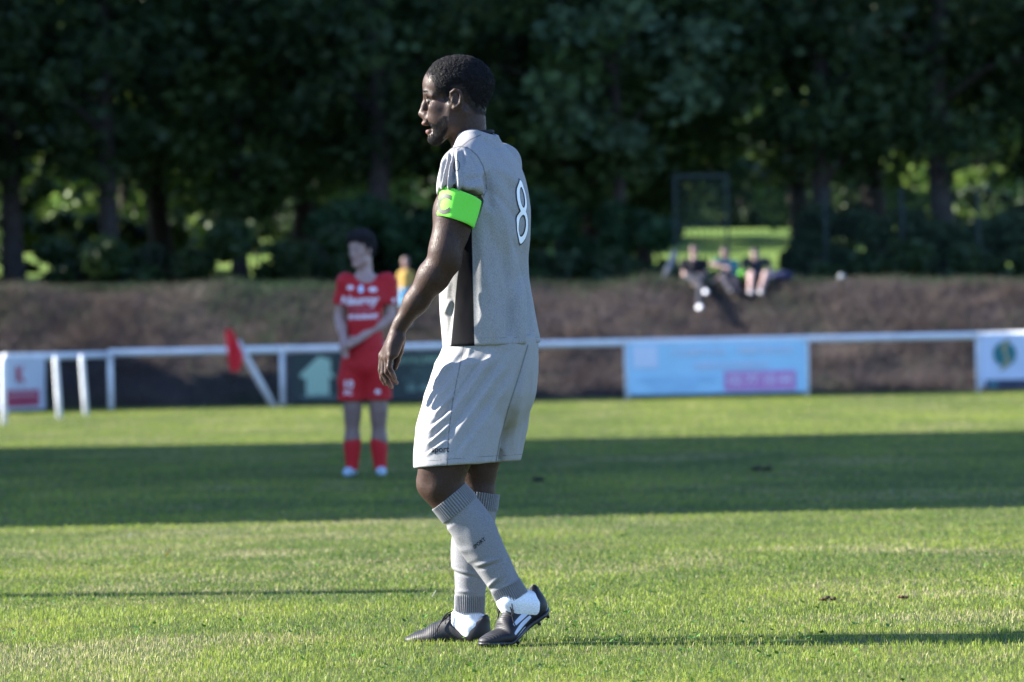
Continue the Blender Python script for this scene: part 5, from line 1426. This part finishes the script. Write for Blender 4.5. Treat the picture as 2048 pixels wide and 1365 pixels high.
# ------------------------------------------------------------------ the other people
def add_head(S, O, yaw, sc, tilt=0.0):
    f = np.array([-math.cos(yaw), math.sin(yaw), 0]); l_ = np.array([-math.sin(yaw), -math.cos(yaw), 0]); u = np.array([0, 0, 1.0])
    f2 = f * math.cos(tilt) - u * math.sin(tilt); u2 = u * math.cos(tilt) + f * math.sin(tilt)
    A = np.stack([f2, l_, u2], 1)
    def W(a, b, c): return O + A @ (np.array([a, b, c]) * 0.001 * sc)
    def e(a, b, c, x, y, z, k=12, m=1): S.ell(W(a, b, c), np.array([x, y, z]) * .001 * sc, A, k * .001 * sc, m)
    e(0, 0, 38, 96, 74, 76, 1); e(50, 0, 20, 48, 58, 56, 25); e(48, 0, -48, 46, 52, 66, 25)
    for s in (-1, 1):
        S.cone(W(22, s * 46, -80), W(68, s * 14, -112), .018 * sc, .017 * sc, .02 * sc)
        e(104, s * 32, -8, 14, 15, 10, 8, -1); e(84, s * 31, -8, 13, 13, 12, 3)
        e(2, s * 76, -12, 15, 7, 27, 5); S.cone(W(92, s * 12, 10), W(84, s * 46, 8), .009 * sc, .008 * sc, .01 * sc)
        e(60, s * 46, -30, 28, 16, 18, 14)
    e(74, 0, -114, 20, 20, 16, 16)
    S.cone(W(94, 0, -4), W(112, 0, -42), .008 * sc, .011 * sc, .008 * sc); e(104, 0, -50, 11, 17, 9, 6)
    e(96, 0, -74, 10, 23, 6, 4); e(93, 0, -88, 10, 20, 7, 4)
    S.cone(W(-16, 0, -30), W(-22, 0, -170), .054 * sc, .056 * sc, .03 * sc)
    return W, A
def add_hand(S, a, b, c, side):
    """palm a->b, fingers b->c, five separate fingers; side = direction across the palm"""
    a, b, c, side = [np.asarray(v, float) for v in (a, b, c, side)]
    S.cone(a, b, .024, .028, .02)
    for i in range(4):
        o = side * (0.027 - 0.018 * i); m = (b + o) * .45 + (c + o * 0.9) * .55
        S.chain([b + o, m + (np.array([0, 0.006, 0])), c + o * 0.9 - (c - b) * [0.0, 0.08, 0.02, 0.22][i]], [.0095, .009, .0075], .004)
    S.chain([a + side * 0.02, a * .3 + b * .7 + side * 0.045, b + side * 0.046 + (c - b) * 0.2], [.013, .011, .008], .006)

def cloth_noise(geo, amp, fr, seed):
    V, Q = geo; N = vnormals(V, Q)
    return V + N * (amp * noise3(V * [1, 1, 0.5], fr, seed) + amp * 0.5 * noise3(V * [1, 1, 0.6], fr * 2.3, seed + 1))[:, None], Q

def skin_col(V, base, seed): return np.array(base) * (1 + 0.12 * noise3(V, 30, seed))[:, None]
M_SKIN2 = mat('light skin', rough=0.5, spec=0.3, attr=True)
def shoe(S, heel, toe, r, k=0.02):
    h, t = np.asarray(heel, float), np.asarray(toe, float)
    S.cone(h + [0, 0, r * .9], h * .35 + t * .65 + [0, 0, r * .75], r, r * .95, k); S.cone(h * .35 + t * .65 + [0, 0, r * .75], t + [0, 0, r * .5], r * .95, r * .6, k)

# ---- opponent in red, standing in the shade
YR = 17.0
def K(px, py, dy=0.0): return P(px, py, YR + dy)
rb = np.array([K(732, 946)[0], YR, 0.0])
red = root('person', 'dark-haired player in red kit and red socks standing with hands clasped', 'person', tuple(rb))
S = Sdf()
HOr = K(724, 499, 0.0)
Wr, Ar = add_head(S, HOr, math.radians(-52), 0.98)
sL, sR = K(692, 566, 0.0), K(774, 566, 0.02)          # shoulders as they stand in the picture
S.cone(K(733, 575), K(731, 690), .085, .10, .05); S.cone(K(733, 565), sL, .055, .046, .03); S.cone(K(733, 565), sR, .055, .046, .03)
eL, eR = K(679, 635, 0.02), K(781, 636, 0.0); wL, wR = K(689, 685, -0.13), K(712, 682, -0.17)
S.chain([sL, eL, eL * .6 + wL * .4, wL], [.046, .037, .037, .024], .02)
S.chain([sR, eR, eR * .65 + wR * .35, wR], [.046, .038, .038, .024], .02)
add_hand(S, wL, K(689, 700, -0.16), K(692, 716, -0.17), np.array([-0.6, -0.6, 0.2]))
add_hand(S, wR, K(698, 690, -0.19), K(684, 701, -0.19), np.array([0.1, -0.3, 0.9]))
for hx, kx, ax_ in ((708, 705, 704), (756, 757, 760)):
    S.chain([K(hx, 730), K(kx, 822), K(kx, 838), K((kx + ax_) / 2, 880), K(ax_, 930)], [.092, .058, .052, .054, .034], .03)
V, Q = S.mesh(0.0065, 1)
L = (V - HOr) @ Ar * 1000 / 0.98
col = skin_col(V, (0.36, 0.23, 0.205), 3)
col *= (1 - 0.5 * sstep(K(730, 790)[2] + 0.05, K(730, 820)[2], V[:, 2]))[:, None]  # legs painted darker below the shorts: shade put into the skin colour
for s in (-1, 1):
    for c_, r_, cc_ in (((94, s * 31, -8), (9, 11, 5), (0.05, 0.04, 0.04)), ((96, s * 32, 10), (14, 20, 5), (0.045, 0.035, 0.035))):
        m_ = sstep(0, 0.3, 1 - np.linalg.norm((L - c_) / r_, axis=1))[:, None]; col = col * (1 - m_) + np.array(cc_) * m_
m_ = sstep(0, 0.3, 1 - np.linalg.norm((L - [100, 0, -81]) / [14, 24, 10], axis=1))[:, None]; col = col * (1 - m_) + np.array([0.34, 0.13, 0.13]) * m_
part('body', (V, Q), M_SKIN2, red, rb, True, col)
# tousled hair
S = Sdf()
S.ell(Wr(-4, 0, 52), np.array([100, 82, 78]) * .00098, Ar, .01); S.ell(Wr(40, 0, 84), np.array([66, 66, 40]) * .00098, Ar, .03); S.ell(Wr(-50, 0, 0), np.array([52, 66, 52]) * .00098, Ar, .03)
S.ell(Wr(78, 0, -22), np.array([70, 100, 78]) * .00098, Ar, .012, -1)
V, Q = S.mesh(0.006, 1); N = vnormals(V, Q); V = V + N * (0.010 * noise3(V, 45, 5) + 0.008 * noise3(V, 95, 6))[:, None]
gg = np.random.default_rng(9); pk = gg.choice(len(V), min(2500, len(V)), replace=False)
part('hair', join((V, Q), curls(V[pk], N[pk], 0.006, gg, 0.004)), mat('dark brown hair', (0.016, 0.013, 0.015), 0.7, 0.2), red, rb)
M_RED = mat('red polyester', (0.42, 0.012, 0.018), 0.65, 0.25, noise=(60, 0.06), bump=(120, 0.3, 0.003))
S = Sdf()
S.cone(K(733, 588), K(731, 640), .112, .122, .05); S.cone(K(731, 640), K(730, 712), .122, .145, .05)
S.ell(K(712, 600), (.085, .10, .12), None, .04); S.ell(K(754, 600), (.085, .10, .12), None, .04)
S.cone(K(716, 566), sL, .048, .066, .04); S.cone(K(750, 566), sR, .048, .066, .04)
mL = sL + (eL - sL) * 0.72; mR = sR + (eR - sR) * 0.72
S.cone(sL, mL, .066, .068, .03); S.cone(sR, mR, .066, .070, .03)
for m0, a0, b0 in ((mL, sL, eL), (mR, sR, eR)):
    ax_ = (b0 - a0) / np.linalg.norm(b0 - a0); S.func(sleeve_cut(m0 - ax_ * 0.02, ax_, 0.085), m0 + ax_ * 0.05, 0.15, 0.004, -1)
S.cone(K(732, 520, -0.02), K(733, 553, -0.045), .050, .056, .01, -1); S.plane(K(730, 700), (0, 0, -1.0), .004)
gj = cloth_noise(S.mesh(0.0065, 2), 0.005, 9, 51)
rj = part('jersey', gj, M_RED, red, rb)
bvr = mkbvh(gj)
S = Sdf()
S.cone(K(730, 696), K(730, 728), .140, .150, .05)
S.chain([K(712, 715), K(705, 762), K(702, 812)], [.094, .098, .099], .05); S.chain([K(752, 715), K(755, 762), K(757, 812)], [.094, .097, .098], .05)
S.plane(K(730, 801), (0, 0, -1.0), .004); S.plane(K(730, 692), (0, 0, 1.0), .004)
gsx = cloth_noise(S.mesh(0.0065, 2), 0.005, 9, 55)
rs_ = part('shorts', gsx, M_RED, red, rb); bvrs = mkbvh(gsx)
M_PINKW = mat('white print on red', (0.72, 0.60, 0.66), 0.6, 0.2); M_CREST = mat('pale blue crest', (0.55, 0.68, 0.85), 0.5, 0.3)
def rdec(txt, px_, py_, size, par, bv, m=M_PINKW, name='lettering', shear=0.0, bold=0.0, sx=1.0):
    ge = decal(text_geo(txt, size, bold=bold, shear=shear), K(px_, py_, -0.3), np.array([1.0 * sx, 0, 0.02]), np.array([0, 0, 1.0]), np.array([0, 1.0, 0]), bv, 0.004, 0.03)
    if len(ge[0]) > 2: part(name, ge, m, par, rb)
def rblob(px_, py_, w_, h_, par, bv, m=M_PINKW, name='badge'):
    th = np.linspace(0, 2 * np.pi, 16, endpoint=False); V = []; 
    for t in list(th) + [None]:
        o_ = K(px_ + (w_ * math.cos(t) if t is not None else 0), py_ + (h_ * math.sin(t) if t is not None else 0), -0.5)
        h_i, _, _, _ = bv.ray_cast(Vector(o_), Vector((0, 1, 0)), 2.0)
        if h_i is None: return
        V.append(np.array(h_i) - [0, 0.006, 0])
    part(name, (np.array(V), None, np.array([[k, 16, (k + 1) % 16] for k in range(16)])), m, par, rb)
rblob(696, 574, 7, 5, rj, bvr); rblob(718, 577, 5.5, 8, rj, bvr, M_CREST); rblob(742, 578, 9, 5.5, rj, bvr)
rdec('Nauroy', 715, 601, 0.085, rj, bvr, shear=0.25, bold=0.004); rdec('TRAITEUR', 720, 620, 0.042, rj, bvr, bold=0.0, m=mat('faded print', (0.45, 0.16, 0.2), 0.6, 0.2)); rdec('RESTAURANT', 719, 634, 0.040, rj, bvr, bold=0.003)
rblob(784, 600, 3.5, 5, rj, bvr)
rdec('10', 694, 770, 0.075, rs_, bvrs, bold=0.003); rdec('FC', 694, 787, 0.05, rs_, bvrs, bold=0.002); rblob(752, 785, 6, 5, rs_, bvrs)
for kx, ax_, tx in ((705, 704, 692), (757, 761, 763)):
    c0 = K(kx, 878); c1 = K(ax_, 940)
    part('sock', loft(np.array([c0 + (c1 - c0) * t for t in np.linspace(0, 1, 20)]), np.interp(np.linspace(0, 1, 20), [0, .06, .3, .8, 1], [.060, .062, .060, .046, .046]), seg=28, ref=(0, 1, 0)), M_RED, red, rb)
    S = Sdf(); hh = K(ax_ + 1, 946, 0.03); hh[2] = 0.012; tt = K(tx, 950, -0.13); tt[2] = 0.012; shoe(S, hh, tt, .034); S.plane((0, 0, 0.004), (0, 0, -1.0), .003)
    part('boot', S.mesh(0.006, 1), mat('pale blue boot', (0.28, 0.40, 0.50), 0.4, 0.4), red, rb)

# ---- people on the bank
def bz(x, y): return float(bank_z(np.array([[x]]), np.array([[y]]))[0, 0]) if y < 63.0 else float(meadow_z(np.array([x]), np.array([y]))[0])
def seated(label, H, sh, hip, knees, feet, elbows, hands, c_shirt, c_leg, c_shoe, skin, sleeve=0.6, bare_from=None, tilt=0.0, yaw=-90, hairc=(0.02, 0.017, 0.016)):
    pt = lambda q: P(*q)
    b = pt(hip); r = root('person', label, 'person', (b[0], b[1], b[2] - 0.1), 'spectators seated on the bank'); og = ORIG[r.name]
    hp = pt(hip); s0, s1 = pt(sh[0]), pt(sh[1]); nk = (s0 + s1) / 2
    S = Sdf(); W_, A_ = add_head(S, pt(H), math.radians(yaw), 0.92, tilt)
    S.cone(hp, nk, .10, .085, .05); S.cone(nk, s0, .05, .042, .03); S.cone(nk, s1, .05, .042, .03)
    for sx, e_, h_ in ((s0, elbows[0], hands[0]), (s1, elbows[1], hands[1])):
        e_, h_ = pt(e_), pt(h_); S.chain([sx, e_, e_ * .6 + h_ * .4, h_], [.043, .036, .036, .025], .02)
        dr = (h_ - e_) / np.linalg.norm(h_ - e_); add_hand(S, h_, h_ + dr * 0.07, h_ + dr * 0.14, np.cross(dr, [0, 1.0, 0]))
    lg = []
    for i in (0, 1):
        k_, f_ = pt(knees[i]), pt(feet[i]); h2 = hp + np.array([(-0.08, 0.08)[i], -0.03, 0]); lg.append((h2, k_, f_))
        S.chain([h2, k_, k_ * .6 + f_ * .4, f_ + [0, 0.02, 0.07]], [.08, .055, .05, .034], .03)
    V, Q = S.mesh(0.012, 1); part('body', (V, Q), M_SKIN2, r, og, True, skin_col(V, skin, 5))
    S = Sdf(); S.ell(W_(-6, 0, 48), np.array([98, 80, 74]) * .00092, A_, .01); S.ell(W_(-50, 0, 0), np.array([48, 62, 50]) * .00092, A_, .03); S.ell(W_(74, 0, -20), np.array([62, 90, 74]) * .00092, A_, .012, -1)
    part('hair', cloth_noise(S.mesh(0.011, 1), 0.008, 30, 7), mat('hair', hairc, 0.6, 0.3), r, og)
    S = Sdf(); S.cone(hp + [0, 0, 0.02], nk + [0, 0, -0.06], .145, .135, .06); S.cone(nk, s0, .055, .06, .04); S.cone(nk, s1, .055, .06, .04)
    for sx, e_ in ((s0, elbows[0]), (s1, elbows[1])): S.cone(sx, sx + (pt(e_) - sx) * sleeve, .060, .056, .03)
    S.cone(nk + [0, -.03, 0.02], nk + [0, -0.05, 0.12], .05, .06, .01, -1)
    part('shirt', cloth_noise(S.mesh(0.011, 1), 0.006, 9, 9), mat('shirt', c_shirt, 0.8, 0.15, noise=(15, 0.1)), r, og)
    S = Sdf(); S.ell(hp, (.17, .15, .11), None, .05)
    for h2, k_, f_ in lg:
        if bare_from: S.chain([h2, h2 + (k_ - h2) * 0.9], [.095, .08], .04)
        else: S.chain([h2, k_, f_ + [0, 0.02, 0.07]], [.09, .068, .052], .04)
    part('trousers', cloth_noise(S.mesh(0.012, 1), 0.006, 9, 13), mat('trousers', c_leg, 0.8, 0.15, noise=(15, 0.1)), r, og)
    for (h2, k_, f_) in lg:
        S = Sdf(); shoe(S, f_ + [0, 0.06, 0.0], f_ + [0.02, -0.17, 0.01], .048)
        part('shoe', S.mesh(0.011, 1), mat('shoe', c_shoe, 0.5, 0.3), r, og)
    return r
LS = (0.26, 0.165, 0.15)
Ys = 62.9
seated('spectator in black T-shirt and white shoes seated on the bank with one foot stretched out', (1388, 502, Ys), ((1367, 524, Ys), (1409, 524, Ys)), (1386, 556, Ys), ((1378, 552, Ys - .45), (1404, 556, Ys - .5)), ((1410, 590, 61.6), (1398, 620, 60.9)),
       ((1368, 548, Ys - .1), (1410, 548, Ys - .1)), ((1392, 570, Ys - .45), (1401, 572, Ys - .5)), (0.014, 0.013, 0.018), (0.025, 0.027, 0.038), (0.70, 0.72, 0.78), LS, tilt=0.25)
seated('spectator in teal T-shirt and dark trousers leaning forward between the two others', (1450, 506, Ys), ((1438, 524, Ys), (1472, 530, Ys)), (1468, 560, Ys), ((1448, 556, Ys - .45), (1470, 560, Ys - .5)), ((1462, 588, 61.7), (1474, 592, 61.7)),
       ((1424, 528, Ys - .25), (1452, 548, Ys - .25)), ((1450, 536, Ys - .4), (1430, 562, Ys - .5)), (0.02, 0.15, 0.19), (0.022, 0.022, 0.034), (0.03, 0.03, 0.04), LS, tilt=0.2, yaw=-70)
seated('spectator in dark T-shirt with bare legs and pale socks bending over on the bank', (1510, 508, Ys - .1), ((1490, 522, Ys), (1534, 522, Ys)), (1516, 558, Ys), ((1503, 548, Ys - .45), (1532, 548, Ys - .45)), ((1500, 590, 61.8), (1520, 590, 61.8)),
       ((1486, 545, Ys - .1), (1540, 540, Ys - .1)), ((1500, 556, Ys - .5), (1530, 556, Ys - .5)), (0.022, 0.026, 0.034), (0.02, 0.02, 0.03), (0.30, 0.30, 0.34), (0.36, 0.25, 0.23), bare_from=True, tilt=0.5)
# small things lying by them
def lump(name, label, cat, px_, py_, Y_, r_, c_):
    p = P(px_, py_, Y_); S = Sdf(); S.ell(p, r_, None, .01); S.ell(p + [r_[0] * .4, -.02, r_[2] * .3], np.array(r_) * .6, None, .03)
    gg_ = cloth_noise(S.mesh(0.012, 1), 0.01, 14, 3); base = (p[0], p[1], gg_[0][:, 2].min())
    o = part(name, gg_, mat(name, c_, 0.7, 0.2, noise=(12, 0.15)), None, base); o.location = base; tag(o, label, cat)
lump('sports_bag', 'dark blue sports bag lying beside the bare-legged spectator', 'bag', 1562, 554, 63.1, (.22, .12, .10), (0.02, 0.025, 0.07))
lump('bib', 'crumpled bright green bib on the grass between two seated spectators', 'bib', 1484, 552, 62.6, (.07, .07, .09), (0.12, 0.40, 0.03))
# ---- child standing on the slope
YC = 60.9
def Kc(px_, py_, dy=0.0): return P(px_, py_, YC + dy)
xb = Kc(812, 640)[0]; zbk = bz(xb, YC)
kid = root('person', 'small child in yellow top and light blue shorts standing on the bank', 'person', (xb, YC, zbk)); og = ORIG[kid.name]
S = Sdf(); Wk, Ak = add_head(S, Kc(811, 525), math.radians(-80), 0.80)
ft = [np.array([Kc(806, 640)[0], YC, zbk + .02]), np.array([Kc(819, 640)[0], YC, zbk + .02])]
S.cone(Kc(812, 550), Kc(812, 575), .07, .085, .04)
for s, x0 in ((0, 798), (1, 826)):
    S.chain([Kc(x0 + (4 if s == 0 else -4), 545), Kc(x0 - (1 if s == 0 else -1), 562), Kc(x0, 580, -.03)], [.034, .028, .022], .02)
    add_hand(S, Kc(x0, 580, -.03), Kc(x0, 585, -.03), Kc(x0 + 1, 590, -.04), np.array([0, -0.8, 0]))
    S.chain([Kc(806 + 12 * s, 585), Kc(806 + 12 * s, 612), ft[s] + [0, 0, .05]], [.06, .042, .03], .02)
V, Q = S.mesh(0.011, 1); part('body', (V, Q), M_SKIN2, kid, og, True, skin_col(V, LS, 8))
S = Sdf(); S.ell(Wk(-6, 0, 46), np.array([98, 80, 76]) * .0008, Ak, .01); S.ell(Wk(74, 0, -20), np.array([62, 90, 74]) * .0008, Ak, .012, -1)
part('hair', cloth_noise(S.mesh(0.011, 1), 0.006, 30, 7), mat('fair brown hair', (0.10, 0.085, 0.085), 0.6, 0.3), kid, og)
S = Sdf(); S.cone(Kc(812, 550), Kc(812, 574), .10, .115, .05); S.cone(Kc(812, 546), Kc(802, 548), .05, .05, .03); S.cone(Kc(812, 546), Kc(822, 548), .05, .05, .03); S.cone(Kc(802, 548), Kc(798, 560), .05, .046, .02); S.cone(Kc(822, 548), Kc(826, 560), .05, .046, .02)
part('shirt', cloth_noise(S.mesh(0.011, 1), 0.004, 9, 9), mat('yellow cotton', (0.42, 0.27, 0.07), 0.8, 0.2), kid, og)
S = Sdf(); S.cone(Kc(812, 574), Kc(812, 582), .11, .11, .03)
for s in (0, 1): S.cone(Kc(806 + 12 * s, 584), Kc(806 + 12 * s, 606), .072, .075, .02)
part('shorts', cloth_noise(S.mesh(0.011, 1), 0.004, 9, 9), mat('light blue cotton', (0.16, 0.42, 0.66), 0.8, 0.2), kid, og)
for s in (0, 1):
    S = Sdf(); shoe(S, ft[s] + [0, .03, 0], ft[s] + [0, -.12, 0], .034); part('shoe', S.mesh(0.010, 1), mat('child shoe', (0.35, 0.35, 0.37), 0.6, 0.2), kid, og)

# ------------------------------------------------------------------ small things on the turf
def divot(px_, py_, s_, label, c_):
    hz0 = 691 + (1024 - px_) * math.tan(ROLL); Y_ = 0.907 * F / (py_ - hz0) - 13; p = P(px_, py_, Y_); p[2] = 0.0
    S = Sdf(); g_ = np.random.default_rng(int(px_))
    for k in range(7):
        o_ = g_.normal(0, 0.35, 3) * s_; S.ell(p + [o_[0] * 1.4, o_[1], 0.012 + abs(o_[2]) * 0.35], s_ * g_.uniform(0.25, 0.5) * np.array([1, 1, .6]), None, s_ * .12)
    V, Q = S.mesh(s_ * 0.06, 0); N = vnormals(V, Q); V = V + N * (s_ * 0.05 * noise3(V, 9 / s_, 3))[:, None]
    o = part('turf_divot', (V, Q), mat('loose soil', c_, 0.95, 0.1, noise=(40, 0.4), bump=(90, 0.6, 0.01)), None, tuple(p)); o.location = tuple(p); tag(o, label, 'divot', 'loose divots on the pitch')
divot(1525, 943, 0.06, 'dark loose divot lying in the broad band of shade, the larger one', (0.03, 0.028, 0.022))
divot(1072, 964, 0.05, 'small dark divot lying in the broad band of shade', (0.03, 0.03, 0.024))
divot(1655, 1206, 0.024, 'torn brown turf divot in the sunlit grass', (0.07, 0.055, 0.032))
divot(1808, 1202, 0.018, 'small reddish brown divot in the sunlit grass', (0.11, 0.065, 0.045))
for px_, py_, c_, lab, s_ in ((337, 1122, (0.42, 0.13, 0.07), 'single fallen orange leaf on the sunlit grass', 0.022), (259, 1085, (0.75, 0.75, 0.72), 'white scrap of paper on the sunlit grass', 0.015), (868, 1205, (0.74, 0.74, 0.70), 'white petal in the grass beside the planted boot', 0.014)):
    hz0 = 691 + (1024 - px_) * math.tan(ROLL); Y_ = 0.907 * F / (py_ - hz0) - 13; p = P(px_, py_, Y_); p[2] = 0.022
    k = np.linspace(-1, 1, 7); V = []
    for a_ in k:
        w_ = 0.55 * math.sqrt(max(1 - a_ * a_, 0.02))
        for b_ in (-1, 0, 1): V.append(p + np.array([a_ * s_ * 0.5, b_ * w_ * s_ * 0.6, s_ * (a_ * 0.7 + 0.25 * b_ * b_) + s_ * 0.5]))
    V = np.array(V); i = np.arange(6)[:, None] * 3; j = np.arange(2)[None]; q = np.stack([i + j, i + 3 + j, i + 4 + j, i + j + 1], -1).reshape(-1, 4)
    o = part('fallen_leaf' if 'leaf' in lab else ('paper_scrap' if 'paper' in lab else 'petal'), join((V, q), (V - [0, -.0006, .0006], q[:, ::-1])), mat('litter', c_, 0.7, 0.2, trans=0.2), None, tuple(p)); o.location = tuple(p)
    tag(o, lab, 'leaf' if 'leaf' in lab else ('paper' if 'paper' in lab else 'petal'))
